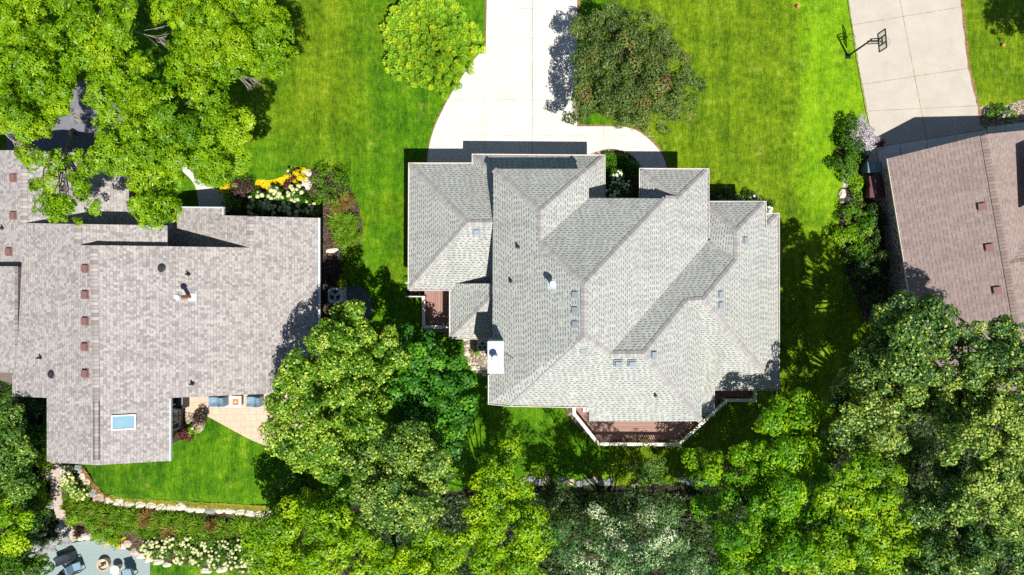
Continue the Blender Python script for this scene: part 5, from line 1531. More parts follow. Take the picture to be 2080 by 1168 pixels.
boulder('flat pale stone in the bark strip by the east wall, the longer of two', 674, 509, 13, 4.5, group='flat stones in the bark by the east wall', hs=.4)
boulder('flat pale stone in the bark strip by the east wall, the squarer of two', 691, 520, 7, 9, group='flat stones in the bark by the east wall', hs=.4)
gg = 'ornamental grasses in the bed by the left lawn'
sp = [(690, 420, 22, 'blade_tan', 'rusty tan ornamental grass at the north of the curved bed'), (708, 410, 18, 'blade_tan', 'rusty tan ornamental grass beside the curved lawn edge'), (690, 450, 24, 'blade', 'green ornamental grass below the rusty tan ones'),
      (715, 452, 22, 'blade', 'green ornamental grass against the lawn, upper of three'), (700, 482, 24, 'blade', 'green ornamental grass in the middle of the curved bed'), (722, 480, 18, 'blade', 'green ornamental grass against the lawn, middle of three'), (712, 508, 20, 'blade', 'green ornamental grass just above the lime green creeper')]
for k, (x, y, r, m, lb) in enumerate(sp): grass_clump('ornamental_grass', lb, x, y, r, 0.7, M[m], gg, seed=k, nb=260)
shrub('barberry', 'bright lime shrub at the south end of the curved bed', [(705, 535, 14), (715, 545, 14), (712, 560, 14), (700, 572, 12), (720, 530, 10), (722, 572, 9)], 0.5, M['leaf_lime'], None, per=110, cr_=0.2, gap=0.32, seed=66, tint_c=(0.35, 0.2))

# terrace edge: sedum strips and the boulder wall
cover('sedum', cr([(172, 948), (190, 972), (206, 995), (226, 1010)], 4) + cr([(216, 1018), (196, 1003), (180, 982), (164, 955)], 4), M['leaf_sedumred'], 'rust red sedum strip curving down beside the terrace lawn', 'sedum', 5000, 0.14)
cover('sedum', cr([(226, 1004), (260, 1012), (320, 1014), (400, 1019), (470, 1022), (545, 1026)], 4) + cr([(545, 1036), (470, 1033), (400, 1031), (320, 1026), (260, 1023), (216, 1012)], 4), M['leaf_sedum'], 'yellow-green sedum strip between terrace lawn and boulder wall', 'sedum', 10000, 0.14)
gW = 'pale boulders of the terrace retaining wall'
wall_b = [(128, 952, 8, 8, 'boulder'), (140, 951, 9, 8, 'boulder_pink'), (158, 951, 11, 9, 'boulder_grey'), (168, 966, 10, 8, 'boulder'), (174, 979, 10, 9, 'boulder'), (186, 999, 10, 10, 'boulder_grey'), (200, 1010, 13, 11, 'boulder_pink'), (220, 1015, 10, 8, 'boulder'),
          (241, 1019, 13, 9, 'boulder'), (262, 1022, 12, 8, 'boulder'), (284, 1023, 13, 8, 'boulder'), (306, 1025, 12, 8, 'boulder'), (327, 1028, 12, 8, 'boulder'), (348, 1029, 12, 8, 'boulder'), (366, 1026, 11, 10, 'boulder'), (386, 1032, 12, 8, 'boulder'), (406, 1034, 11, 7, 'boulder'),
          (426, 1035, 11, 8, 'boulder_grey'), (446, 1035, 11, 7, 'boulder'), (466, 1036, 11, 7, 'boulder'), (486, 1039, 11, 7, 'boulder'), (506, 1041, 11, 7, 'boulder'), (526, 1042, 11, 7, 'boulder'), (546, 1043, 10, 7, 'boulder')]
for k, (x, y, a, b, m) in enumerate(wall_b):
    boulder(f'{dict(boulder="pale", boulder_grey="grey", boulder_pink="pinkish")[m]} boulder in the terrace wall, {ORD[k]} from the house end', x, y + 2, a, b, m, gW, hs=1.1, seed=k)
# steps
st = empty('garden_steps', G(116, 1010), 0, 'winding flight of broad stone steps going down past the terrace', 'steps')
path = cr([(116, 925), (116, 950), (115, 975), (114, 1000), (118, 1022), (126, 1045), (135, 1066), (146, 1086), (156, 1100)], 5)
def at_path(t):
    i = min(int(t), len(path) - 2); f = t - i
    return tuple(a + (b - a) * f for a, b in zip(path[i], path[i + 1]))
ns = 26
prev = None
for k in range(ns):
    t0 = k * (len(path) - 1) / ns; t1 = (k + 1) * (len(path) - 1) / ns
    a = at_path(t0); b = at_path(t1)
    A = G(*a); B = G(*b); d = (B - A); d.z = 0; L_ = d.length; c = (A + B) / 2
    ang = math.atan2(d.y, d.x)
    mb = MB(); ww = 0.66 + 0.04 * math.sin(k * 2.1)
    mb.box((c.x, c.y, max(A.z, B.z) - 0.02 - k * 0.004), (L_ + 0.05, ww, 0.2), rz=ang)
    mb.build('step', M['stepstone'], st, bevel=0.015)
gP = 'boulders along the garden steps'
pb = [(92, 955, 9, 6, 'boulder', 'white flat boulder under the lime shrub at the top of the steps'), (95, 968, 7, 7, 'boulder', 'white boulder left of the steps, below the lime shrub'), (101, 1027, 10, 8, 'boulder_grey', 'shaded grey boulder left of the middle of the steps'),
      (120, 1073, 9, 9, 'boulder', 'pale boulder left of the lower steps, upper of two'), (129, 1088, 10, 10, 'boulder_grey', 'greyish boulder left of the lower steps, lower of two'), (108, 1101, 11, 8, 'boulder_grey', 'grey boulder at the gravel patio, left of two'), (134, 1103, 12, 8, 'boulder_grey', 'grey boulder at the gravel patio, right of two'),
      (148, 1061, 4, 4, 'boulder', 'small white stone right of the lower steps')]
for x, y, a, b, m, lb in pb: boulder(lb, x, y, a, b, m, gP)
gR = 'boulders edging the gravel patio'
rb = [(165, 1092, 9, 7, 'boulder'), (178, 1090, 11, 8, 'boulder'), (203, 1093, 10, 7, 'boulder'), (222, 1104, 10, 5, 'boulder'), (246, 1110, 9, 6, 'boulder'), (258, 1105, 9, 8, 'boulder_pink'), (257, 1070, 10, 9, 'boulder'), (272, 1122, 9, 7, 'boulder_pink'), (285, 1130, 9, 6, 'boulder'), (302, 1137, 10, 6, 'boulder'), (320, 1142, 10, 6, 'boulder'),
      (338, 1148, 9, 5, 'boulder'), (418, 1160, 12, 6, 'boulder'), (450, 1158, 12, 6, 'boulder')]
for k, (x, y, a, b, m) in enumerate(rb):
    boulder(f'{"pinkish" if m.endswith("pink") else "white"} boulder at the gravel patio edge, {ORD[k]} from the steps end', x, y, a, b, m, gR, seed=k)
gD = 'shaded rocks by the dark patio chairs'
for k, (x, y, a, b, lb) in enumerate([(84, 1130, 15, 12, 'dark rock behind the covered chair'), (100, 1115, 16, 10, 'dark flat rock above the covered chair'), (72, 1112, 12, 9, 'dark rock farthest left above the covered chair'), (82, 1155, 14, 10, 'dark rock left of the patio chair'), (140, 1118, 9, 6, 'dark rock touching the patio gravel')]):
    boulder(lb, x, y, a, b, 'boulder_grey', gD, seed=k + 3)
# shrubs on the slope
e, C, lo = shrub('hydrangea_bush', 'hydrangea covered in cream flowers right of the garden steps', [(142, 970, 13), (150, 985, 14), (162, 998, 16), (172, 1004, 10), (137, 982, 8)], 0.7, M['leaf_lime'], gH, seed=70, per=90); add_flowers(e, lo, 42, 0.10, M['petal_cream'], 9)
shrub('spirea_bush', 'lime green shrub at the house corner by the top of the steps', [(84, 938, 12), (94, 935, 11), (96, 945, 8)], 0.6, M['leaf_lime'], None, seed=71, per=110)
shrub('spirea_bush', 'yellow-green shrub left of the steps, just below the pale stone', [(86, 988, 9), (90, 1004, 9), (84, 1012, 8), (95, 1011, 6)], 0.6, M['leaf_lime'], None, seed=72, per=90)
shrub('spirea_bush', 'bright green shrub on the slope right of the steps, upper one', [(155, 1040, 14), (170, 1045, 15), (178, 1058, 12), (150, 1050, 10)], 0.7, M['leaf_lime'], None, seed=73, per=120, tint_c=(0.3, .2))
shrub('spirea_bush', 'bright green shrub bordering the gravel patio', [(195, 1072, 14), (212, 1078, 16), (232, 1082, 16), (240, 1072, 12), (200, 1062, 12), (222, 1065, 12)], 0.8, M['leaf_lime'], None, seed=74, per=120, tint_c=(0.35, .2))
shrub('hosta', 'yellow foliage plant between bright shrub and white boulders', [(230, 1096, 8), (240, 1098, 9), (222, 1100, 7), (250, 1093, 6)], 0.3, M['leaf_gold'], None, 'plant', per=60, cr_=.15, gap=.25, seed=75)
grass_clump('fountain_grass', 'dark purple fountain grass by the bottom of the steps', 166, 1078, 13, 0.5, M['leaf_purple'], None, seed=20, nb=140)
k = 0
gO = 'ornamental grasses on the slope below the boulder wall'
gl = [(152, 1008, 10), (146, 1022, 10), (166, 1018, 14), (156, 1034, 11), (182, 1025, 18), (205, 1030, 18), (228, 1037, 20), (200, 1050, 17), (222, 1055, 17), (252, 1040, 20), (246, 1060, 18), (278, 1043, 20), (272, 1062, 16), (304, 1046, 20), (298, 1068, 20), (330, 1048, 19), (324, 1070, 20), (356, 1050, 18), (350, 1072, 20), (382, 1052, 18), (378, 1074, 20), (408, 1058, 20), (404, 1080, 18), (436, 1060, 14), (432, 1082, 20), (462, 1068, 22), (490, 1062, 22), (515, 1072, 20)]
for x, y, r in gl:
    nm = 'tawny' if k % 5 == 3 else 'green'
    row = 'upper' if y < 1056 else 'lower'
    grass_clump('ornamental_grass', f'{nm} arching grass on the slope, {ORD[k]} counting down and away from the steps', x, y, r * 1.15, 0.75, M['blade_tan' if k % 5 == 3 else 'blade'], gO, seed=30 + k, nb=190); k += 1
hb = [[(300, 1108, 14), (315, 1100, 13), (310, 1120, 13)], [(338, 1108, 16), (350, 1098, 14), (335, 1125, 15)], [(372, 1112, 17), (385, 1100, 14), (368, 1130, 15)], [(408, 1112, 17), (402, 1132, 16), (420, 1100, 13)], [(442, 1118, 18), (438, 1138, 16), (455, 1102, 14)], [(476, 1118, 18), (472, 1140, 16), (490, 1104, 14)], [(505, 1132, 17), (500, 1150, 14), (520, 1115, 13)]]
for k, px in enumerate(hb):
    e, C, lo = shrub('hydrangea_bush', f'hydrangea bush dense with cream flowers at the bottom edge, {ORD[k]} from the gravel patio', px, 0.9, M['leaf_shrub'], gH, seed=80 + k, per=110)
    add_flowers(e, lo, 30, 0.092, M['petal_cream'], 20 + k)
e, C, lo = shrub('hydrangea_bush', 'dark hydrangea with a few cream heads left of the lower steps', [(84, 1050, 13), (78, 1068, 14), (92, 1078, 10), (74, 1085, 12), (92, 1062, 8)], 0.8, M['leaf_dark'], gH, seed=90); add_flowers(e, lo, 18, 0.09, M['petal_cream'], 31)
shrub('juniper', 'dark bush in the corner below the pinkish roof', [(50, 815, 16), (68, 822, 14), (40, 830, 12), (85, 830, 10)], 1.0, M['leaf_dark'], None, seed=91)
boulder('pale stone in the dark corner below the pinkish roof', 72, 840, 9, 5, 'boulder_grey')
# patio island
shrub('barberry', 'round dark red barberry at the tip of the patio island', [(374, 884, 9), (378, 880, 7)], 0.55, M['leaf_red'], None, seed=92, per=110, cr_=.2, gap=.3)
shrub('annuals', 'pink and yellow annuals beside the red barberry', [(384, 872, 6), (392, 868, 7), (386, 878, 6)], 0.25, M['leaf_lime'], None, 'flowers', seed=93, per=60, cr_=.14, gap=.25)
shrub('conifer', 'small brown-green conifer in the patio island', [(408, 845, 8), (402, 850, 7), (412, 852, 5)], 0.8, M['leaf_purple'], None, 'shrub', seed=94, per=100, cr_=.2, gap=.3)
boulder('small tan stone in the patio island', 407, 852, 4, 4, 'boulder')

# middle house plants
e, C, lo = shrub('hydrangea_bush', 'white flowering hydrangea in the entry nook of the middle house', [(1250, 372, 20), (1258, 385, 20), (1245, 392, 16), (1268, 378, 14), (1252, 358, 12)], 1.3, M['leaf_shrub'], gH, seed=95); add_flowers(e, lo, 46, 0.08, M['petal_white'], 40)
for k, (x, y, lb) in enumerate([(1235, 325, 'bright daylily clump nearest the garage corner'), (1262, 328, 'shaded daylily clump in the middle of the entry bed'), (1285, 345, 'shaded daylily clump nearest the portico'), (1240, 345, 'daylily clump above the white hydrangea')]):
    grass_clump('daylily', lb, x, y, 17, 0.6, M['blade_green'], 'daylilies in the entry bed', seed=60 + k, nb=240, cat='daylily')
shrub('boxwood', 'dark shrub in the bed north of the east wing', [(1452, 398, 10), (1465, 396, 10), (1445, 405, 8)], 0.6, M['leaf_dark'], None, seed=96)
shrub('lavender', 'greyish flowering plant beside the dark shrub north of the east wing', [(1480, 402, 9), (1492, 404, 8), (1470, 406, 7)], 0.5, M['leaf_silver'], None, 'plant', seed=97)
e, C, lo = shrub('rose_bush', 'small bush with white blooms at the corner of the east wing', [(1528, 404, 9), (1540, 408, 9), (1560, 425, 8)], 0.6, M['leaf_dark'], None, seed=98); add_flowers(e, lo, 14, 0.09, M['petal_white'], 41)
boulder('white boulder at the stepped corner of the east wing', 1563, 428, 6, 8, 'boulder')
gC = 'edging stones of the gravel bed by the chimney'
for k, (x, y, r) in enumerate([(950, 702, 4), (948, 718, 6), (953, 738, 5), (962, 748, 6), (972, 754, 6), (984, 760, 6), (944, 690, 4)]):
    boulder(f'tan edging stone of the chimney gravel bed, {ORD[k]} along the curve', x, y, r, r * .8, 'boulder', gC)
shrub('weed', 'tiny green plant in the gravel by the chimney', [(965, 718, 5)], 0.25, M['leaf_lime'], None, 'plant', seed=99, per=50, cr_=.12, gap=.2)
# rocks in the shade behind the lawn
gS = 'low row of rocks at the back edge of the lawn'
k = 0
for x, y in [(1062, 978), (1078, 974), (1094, 980), (1110, 976), (1127, 981), (1143, 976), (1160, 980), (1176, 984), (1192, 979), (1208, 976), (1224, 981), (1240, 979), (1290, 984), (1385, 974), (1402, 980), (1416, 976)]:
    boulder(f'shaded rock behind the lawn, {ORD[k]} from the left', x, y, random.uniform(7, 10), random.uniform(6, 8), 'boulder_grey' if k % 3 else 'boulder_pink', gS); k += 1

# bed along the east neighbour
gE = 'shrubs in the bed beside the brown roofed house'
e, C, lo = shrub('russian_sage', 'lilac flowering bush at the corner of the slanted driveway', [(1745, 262, 18), (1762, 268, 18), (1755, 285, 20), (1770, 285, 14), (1735, 275, 14), (1768, 298, 10)], 1.0, M['petal_lilac'], gE, seed=100, leaf=0.08, lw=0.05, per=110, gap=0.34)
for k, (px, hh, mt, lb, tc) in enumerate([
    ([(1722, 268, 14), (1715, 285, 14), (1725, 300, 14), (1728, 252, 12)], 1.0, 'leaf_shrub', 'dark green bush on the lawn side of the lilac bush', .2),
    ([(1738, 305, 16), (1748, 318, 14), (1726, 320, 12), (1718, 335, 14), (1728, 335, 11)], 0.9, 'leaf_shrub', 'mid green bush between lilac bush and the bins', .5),
    ([(1707, 325, 12), (1702, 338, 12), (1712, 345, 10)], 0.7, 'leaf_shrub', 'small dark bush at the lawn edge opposite the bins', .25),
    ([(1733, 370, 13), (1736, 384, 10), (1728, 362, 10)], 0.5, 'leaf_lime', 'lime green bush right of the two white boulders', .2),
    ([(1722, 420, 14), (1738, 414, 14), (1740, 432, 16), (1756, 430, 12), (1718, 440, 12)], 0.7, 'leaf_shrub', 'broad mid green bush below the bins', .6),
    ([(1762, 445, 18), (1755, 465, 18), (1770, 462, 12), (1745, 475, 12)], 0.9, 'leaf_linden', 'olive bush in the middle of the side bed', .25),
    ([(1776, 428, 12), (1786, 444, 14), (1784, 462, 14), (1778, 480, 14)], 0.9, 'leaf_dark', 'dark bush close to the brown roof gutter, upper one', .4),
    ([(1712, 470, 15), (1728, 462, 13), (1705, 485, 12), (1740, 490, 14), (1722, 490, 14)], 0.8, 'leaf_lime', 'yellowish green bush at the lawn edge of the side bed', .3),
    ([(1735, 510, 18), (1755, 505, 16), (1750, 525, 18), (1728, 528, 14)], 0.9, 'leaf_shrub', 'rounded green bush south of the yellowish one', .4),
    ([(1772, 510, 16), (1780, 530, 16), (1778, 555, 16), (1786, 578, 13), (1765, 540, 14)], 1.1, 'leaf_dark', 'dark bush close to the brown roof gutter, middle one', .4),
    ([(1750, 560, 20), (1770, 580, 20), (1760, 605, 20), (1778, 605, 16), (1745, 590, 16)], 1.2, 'leaf_dark', 'dark bush in the shade at the south end of the side bed', .4)]):
    px = [(x, y, r * 0.86) for x, y, r in px]
    shrub('garden_bush', lb, px, hh, M[mt], gE, seed=110 + k, tint_c=(tc, 0.18), leaf=0.12, lw=0.08, per=100)
for x, y, a, b, m, lb in [(1717, 372, 6, 9, 'boulder', 'white oval boulder at the side bed lawn edge, upper of two'), (1712, 394, 8, 9, 'boulder', 'white oval boulder at the side bed lawn edge, lower of two'), (1723, 405, 7, 6, 'boulder_grey', 'grey boulder just right of the lower white oval one'),
                          (1711, 409, 5, 4, 'boulder_pink', 'small brownish boulder below the lower white oval one'), (1729, 352, 9, 4, 'boulder', 'flat tan stone between bushes opposite the bins'), (1753, 474, 8, 6, 'boulder_pink', 'pinkish boulder between olive bush and green bush'), (1716, 432, 6, 5, 'boulder_grey', 'grey stone half hidden under the broad green bush')]:
    boulder(lb, x, y, a, b, m, 'boulders in the side bed')
e, C, lo = shrub('rose_bush', 'green bush with pink blooms in the gravel by the slanted driveway', [(2022, 226, 10), (2035, 222, 11), (2045, 225, 9), (2028, 236, 9), (2040, 234, 8)], 0.6, M['leaf_shrub'], None, seed=130, tint_c=(.6, .2))
add_flowers(e, lo, 8, 0.08, M['petal_lilac'], 50)

# undergrowth of the woods (nobody could count it)
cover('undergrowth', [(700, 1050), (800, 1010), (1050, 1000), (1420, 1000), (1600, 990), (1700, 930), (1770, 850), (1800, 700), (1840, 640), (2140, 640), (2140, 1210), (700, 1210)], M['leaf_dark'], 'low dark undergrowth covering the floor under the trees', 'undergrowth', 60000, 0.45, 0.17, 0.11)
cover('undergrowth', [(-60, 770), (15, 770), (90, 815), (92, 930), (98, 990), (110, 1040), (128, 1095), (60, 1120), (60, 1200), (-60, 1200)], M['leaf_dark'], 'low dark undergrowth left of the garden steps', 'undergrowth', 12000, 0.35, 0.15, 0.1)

# ------------------------------------------------------------------ objects
def round_box(mb, c, d, rz=0): mb.box(c, d, rz)
def ac_unit(px, py, label, s=0.86, rz=0.0, hgt=0.85):
    p = P(px, py, 0.8); e = empty('air_conditioner', (p.x, p.y, 0), rz, label, 'air conditioner', 'air conditioners')
    R = Matrix.Rotation(rz, 3, 'Z'); c0 = Vector((p.x, p.y, 0))
    mb = MB(); mb.box(c0 + Vector((0, 0, .05)), (s * 1.18, s * 1.18, .1), rz); mb.build('pad', M['walk'], e)
    mb = MB(); mb.box(c0 + Vector((0, 0, .1 + hgt * .40)), (s * .97, s * .97, hgt * .80), rz); mb.build('casing', M['acgrey'], e, bevel=0.05)
    # top frame: square plate with a round opening
    mb = MB(); n = 40; z = .1 + hgt * .92
    ri = s * 0.40
    for k in range(n):
        a0 = 2 * math.pi * k / n; a1 = 2 * math.pi * (k + 1) / n
        def sq(a):
            m = max(abs(math.cos(a)), abs(math.sin(a))); f = s / 2 / m
            f = min(f, s * 0.64); return Vector((math.cos(a) * f, math.sin(a) * f, 0))
        def cc(a): return Vector((math.cos(a) * ri, math.sin(a) * ri, 0))
        q = [sq(a0), sq(a1), cc(a1), cc(a0)]
        q = [c0 + R @ v + Vector((0, 0, z)) for v in q]; mb.poly(q)
        lo = [v - Vector((0, 0, .06)) for v in q]; mb.poly([q[0], lo[0], lo[1], q[1]]); mb.poly([q[3], q[2], lo[2], lo[3]])
    mb.build('top_frame', M['acgrey'], e, recalc=False)
    mb = MB(); mb.cyl(c0 + Vector((0, 0, z - .07)), ri, 0.015, 32); mb.build('fan_well', M['acdark'], e)
    mb = MB()
    for k in range(3):
        a = k * 2.094 + .5; d = Vector((math.cos(a), math.sin(a), 0)); t = Vector((-d.y, d.x, 0))
        b0 = c0 + Vector((0, 0, z - .03))
        mb.poly([b0 + d * .07 - t * .05, b0 + d * ri * .9 - t * .13, b0 + d * ri * .95 + t * .13 + Vector((0, 0, .02)), b0 + d * .07 + t * .06 + Vector((0, 0, .02))])
    mb.cyl(c0 + Vector((0, 0, z - .04)), 0.09, 0.05, 16)
    mb.build('fan', M['acgrey'], e, recalc=False)
    mb = MB()
    for k in range(1, 7):
        r = ri * k / 6.5
        pts = [c0 + Vector((math.cos(a) * r, math.sin(a) * r, z + .012)) for a in [2 * math.pi * j / 28 for j in range(29)]]
        mb.tube(pts, 0.004, 4, cap=False)
    mb.build('wire_guard', M['acdark'], e)
ac_unit(681, 600, 'air conditioner by the east wall of the pinkish roofed house')
ac_unit(980, 703, 'air conditioner tucked beside the chimney of the middle house', s=0.62)

def bin_(px, py, mat, label, rz, lid_mat):
    p = P(px, py, 1.05); e = empty('wheelie_bin', (p.x, p.y, 0), rz, label, 'wheelie bin', 'wheelie bins beside the brown roofed house')
    R = Matrix.Rotation(rz, 3, 'Z'); c = Vector((p.x, p.y, 0))
    mb = MB()
    b = [Vector((x, y, .05)) for x, y in ((-.30, -.24), (.30, -.24), (.30, .24), (-.30, .24))]
    t = [Vector((x, y, 1.0)) for x, y in ((-.38, -.32), (.38, -.32), (.38, .32), (-.38, .32))]
    b = [c + R @ v for v in b]; t = [c + R @ v for v in t]
    mb.poly(b[::-1]); mb.poly(t)
    for k in range(4): mb.poly([b[k], b[(k + 1) % 4], t[(k + 1) % 4], t[k]])
    mb.build('body', mat, e, bevel=0.03)
    mb = MB()
    # domed lid with handle bar
    n = 6
    for i in range(n):
        x0 = -.41 + .82 * i / n; x1 = -.41 + .82 * (i + 1) / n
        z0 = 1.01 + .09 * math.sin(math.pi * i / n); z1 = 1.01 + .09 * math.sin(math.pi * (i + 1) / n)
        mb.poly([c + R @ Vector(v) for v in ((x0, -.34, z0), (x1, -.34, z1), (x1, .34, z1), (x0, .34, z0))])
        mb.poly([c + R @ Vector(v) for v in ((x0, -.34, 1.0), (x1, -.34, 1.0), (x1, -.34, z1), (x0, -.34, z0))])
        mb.poly([c + R @ Vector(v) for v in ((x0, .34, z0), (x1, .34, z1), (x1, .34, 1.0), (x0, .34, 1.0))])
    mb.build('lid', lid_mat, e)
    mb = MB(); mb.tube([c + R @ Vector((.44, -.26, 1.0)), c + R @ Vector((.44, .26, 1.0))], .02, 8); mb.build('handle', M['black'], e)
    mb = MB(); mb.box(c + R @ Vector((-.12, 0, 1.115)), (.035, .26, .006), rz); mb.build('sticker', M['white'], e)
    for sy in (-.24, .24):
        mb = MB(); q = c + R @ Vector((.28, sy, .1)); v = R @ Vector((0, .03, 0)); mb.tube([q - v, q + v], .1, 12); mb.build('wheel', M['rubber'], e)
M['binteal'] = simple("teal_bin_plastic", (0.14, 0.22, 0.24), 0.5, var=0.06)
M['binmaroon'] = simple("maroon_bin_plastic", (0.12, 0.035, 0.045), 0.5, var=0.08)
bin_(1777, 339, M['binteal'], 'teal grey wheelie bin, uppermost of the three', 0.05, M['binteal'])
bin_(1781, 367, M['binmaroon'], 'maroon wheelie bin between the teal one and the other maroon one', 0.15, M['binmaroon'])
bin_(1781, 390, M['binmaroon'], 'maroon wheelie bin at the lower end of the row of three', 0.02, M['binmaroon'])
def ladder():
    p = P(1792, 355, 0.3); e = empty('ladder', (p.x, p.y, 0), 0, 'aluminium ladder lying along the wall behind the wheelie bins', 'ladder')
    A = P(1790, 335, .35); B = P(1800, 410, .35); q = Vector(((B - A).y, -(B - A).x, 0)).normalized() * .2
    for s in (-1, 1):
        mb = MB(); mb.bar(A + q * s, B + q * s, .05, .09); mb.build('side_rail', M['whitemetal'], e)
    n = 8
    for k in range(n):
        c = A.lerp(B, (k + .5) / n); mb = MB(); mb.tube([c - q, c + q], .018, 6); mb.build('rung', M['whitemetal'], e)
ladder()

def hoop():
    b = P(1722, 114, 0); e = empty('basketball_hoop', b, 0, 'black basketball hoop standing at the edge of the slanted driveway', 'basketball hoop')
    t = P(1770, 83, 2.83); t = Vector((b.x, b.y, 2.83))
    mb = MB(); mb.tube([b, Vector((b.x, b.y, 1.6)), t], [.085, .075, .065], 4); mb.box((b.x, b.y, .02), (.34, .34, .03)); mb.build('pole', M['black'], e)
    # backboard: vertical, facing east, slightly turned
    lo0 = P(1783, 69, 2.65); lo1 = P(1786, 105.5, 2.65)
    d = (lo1 - lo0); W = d.length; d.normalize(); nrm = Vector((-d.y, d.x, 0))
    if nrm.x < 0: nrm = -nrm
    c = (lo0 + lo1) / 2; hb = 0.80
    for s in (-.09, .09):
        mb = MB(); mid = Vector((c.x, c.y, 2.95)) - nrm * .06 + d * s
        mb.bar(t + d * s - Vector((0, 0, .12)), mid + Vector((0, 0, .28)), .04, .05); mb.bar(t + d * s - Vector((0, 0, .45)), mid - Vector((0, 0, .08)), .04, .05); mb.build('arm', M['black'], e)
    fr = MB(); z0 = 2.65; z1 = z0 + hb
    def q(u, z): return Vector((c.x, c.y, 0)) + d * u + Vector((0, 0, z))
    fr.bar(q(-W / 2, z0), q(W / 2, z0), .05, .06); fr.bar(q(-W / 2, z1), q(W / 2, z1), .05, .06)
    fr.bar(q(-W / 2, z0), q(-W / 2, z1), .05, .06); fr.bar(q(W / 2, z0), q(W / 2, z1), .05, .06)
    for u in (-.2, .2): fr.bar(q(u, z0), q(u, z1), .06, .06)
    fr.bar(q(-.2, z0 + .38), q(.2, z0 + .38), .05, .05)
    bb = fr.build('backboard', M['black'], e)
    gm, nt, out = new_mat("clear_board"); pr = princ(nt, out, (0.85, 0.9, 0.92), 0.05); pr.inputs['Alpha'].default_value = 0.18
    g = MB(); g.box(q(0, (z0 + z1) / 2) + nrm * .01, (.012, W - .03, hb - .03), R=Matrix((nrm, d, Vector((0, 0, 1)))).transposed()); pane = g.build('panel', gm); pane.parent = bb
    inv = wmat(bb).inverted()
    for v in pane.data.vertices: v.co = inv @ v.co
    rc = q(0, 2.85) + nrm * .36; mb = MB()
    mb.tube([rc + Vector((math.cos(a) * .23, math.sin(a) * .23, 0)) for a in [2 * math.pi * k / 24 for k in range(25)]], .011, 5, cap=False)
    mb.bar(q(0, 2.85), rc - nrm * .22, .12, .03); mb.build('rim', M['rust'], e)
    nt_ = MB()
    for k in range(12):
        a = 2 * math.pi * k / 12; a2 = a + .5
        nt_.tube([rc + Vector((math.cos(a) * .22, math.sin(a) * .22, 0)), rc + Vector((math.cos(a2) * .12, math.sin(a2) * .12, -.4))], .004, 3)
    nt_.build('net', M['white'], e)
hoop()
M['orange'] = simple("orange_ball", (0.55, 0.20, 0.07), 0.6, var=0.1)
def ball(px, py, label, r=0.12):
    p = P(px, py, r); bm = bmesh.new(); bmesh.ops.create_uvsphere(bm, u_segments=24, v_segments=16, radius=r)
    for v in bm.verts:          # seams pressed in a little
        d = v.co.normalized()
        if min(abs(d.x), abs(d.y), abs(d.z)) < .06: v.co *= .985
    me = bpy.data.meshes.new('ball'); bm.to_mesh(me); bm.free(); me.materials.append(M['orange'])
    me.polygons.foreach_set('use_smooth', [True] * len(me.polygons))
    o = bpy.data.objects.new('ball', me); COL.objects.link(o); o.location = (p.x, p.y, r); tag(o, label, 'ball', 'orange balls on the grass')
ball(1621, 12, 'orange ball on the lawn left of the slanted driveway')
ball(2038, 91, 'orange ball on the dry grass in the top right corner')

M['cover'] = simple("blue_grey_cover", (0.17, 0.27, 0.36), 0.6, var=0.08, vscale=2)
M['cover_dark'] = simple("dark_glossy_cover", (0.035, 0.045, 0.06), 0.35, var=0.2, vscale=3)  # darker and glossier fabric than the blue-grey cover
def covered(px, py, w, d, label, name='covered_chair', zb=ZT, h=0.85, mat='cover', rz=0.0, group='covered furniture on the tan patio', seed=0):
    """armchair under a fitted cover: sloping back, gathered folds on one side"""
    from mathutils import noise as mn
    p = P(px, py, zb + .5)
    bm = bmesh.new(); bmesh.ops.create_grid(bm, x_segments=36, y_segments=28, size=0.5)
    for v in bm.verts:
        x, y = v.co.x * 2, v.co.y * 2          # -1..1
        m = max(abs(x), abs(y))
        s = 1 - max(0, m - 0.86) / 0.14
        back = 1 / (1 + math.exp(-(x - 0.35) * 9)) * .28
        top = h * (0.62 + back) - (0.05 * math.cos(y * 3))
        fold = 0.055 * math.sin(math.atan2(y, x - .1) * 15 + seed) * max(0, x) ** 1.5 + 0.03 * mn.noise(Vector((x * 2.5, y * 2.5, seed)))
        z = top * max(0, s) ** 0.5 + fold * s
        ex = 1 - 0.10 * max(0, 1 - s) + (0.0 if x < 0.2 else -0.08 * abs(y) ** 3)
        if s <= 0.01: z = 0.02
        v.co = Vector((x * w / 2 * (1 if x < 0 else 1), y * d / 2 * (1.0 if x < 0.2 else 1 - 0.28 * (x - .2) ** 2), max(z, 0.02)))
    me = bpy.data.meshes.new('cover'); bm.to_mesh(me); bm.free(); me.materials.append(M[mat])
    me.polygons.foreach_set('use_smooth', [True] * len(me.polygons))
    e = empty(name, (p.x, p.y, zb + .045), rz, label, 'covered chair', group)
    o = bpy.data.objects.new('fabric_cover', me); COL.objects.link(o); o.parent = e
    for sx in (-1, 1):
        for sy in (-1, 1):
            mb = MB(); mb.tube([(sx * w * .42, sy * d * .36, 0), (sx * w * .42, sy * d * .36, .12)], .025, 6)
            lg = mb.build('leg', M['black']); lg.parent = e
    return e
covered(440, 816, 1.05, 0.66, 'blue-grey covered chair on the tan patio, left of the fire table')
covered(515, 816, 0.92, 0.70, 'blue-grey covered chair on the tan patio, right of the fire table', seed=2)
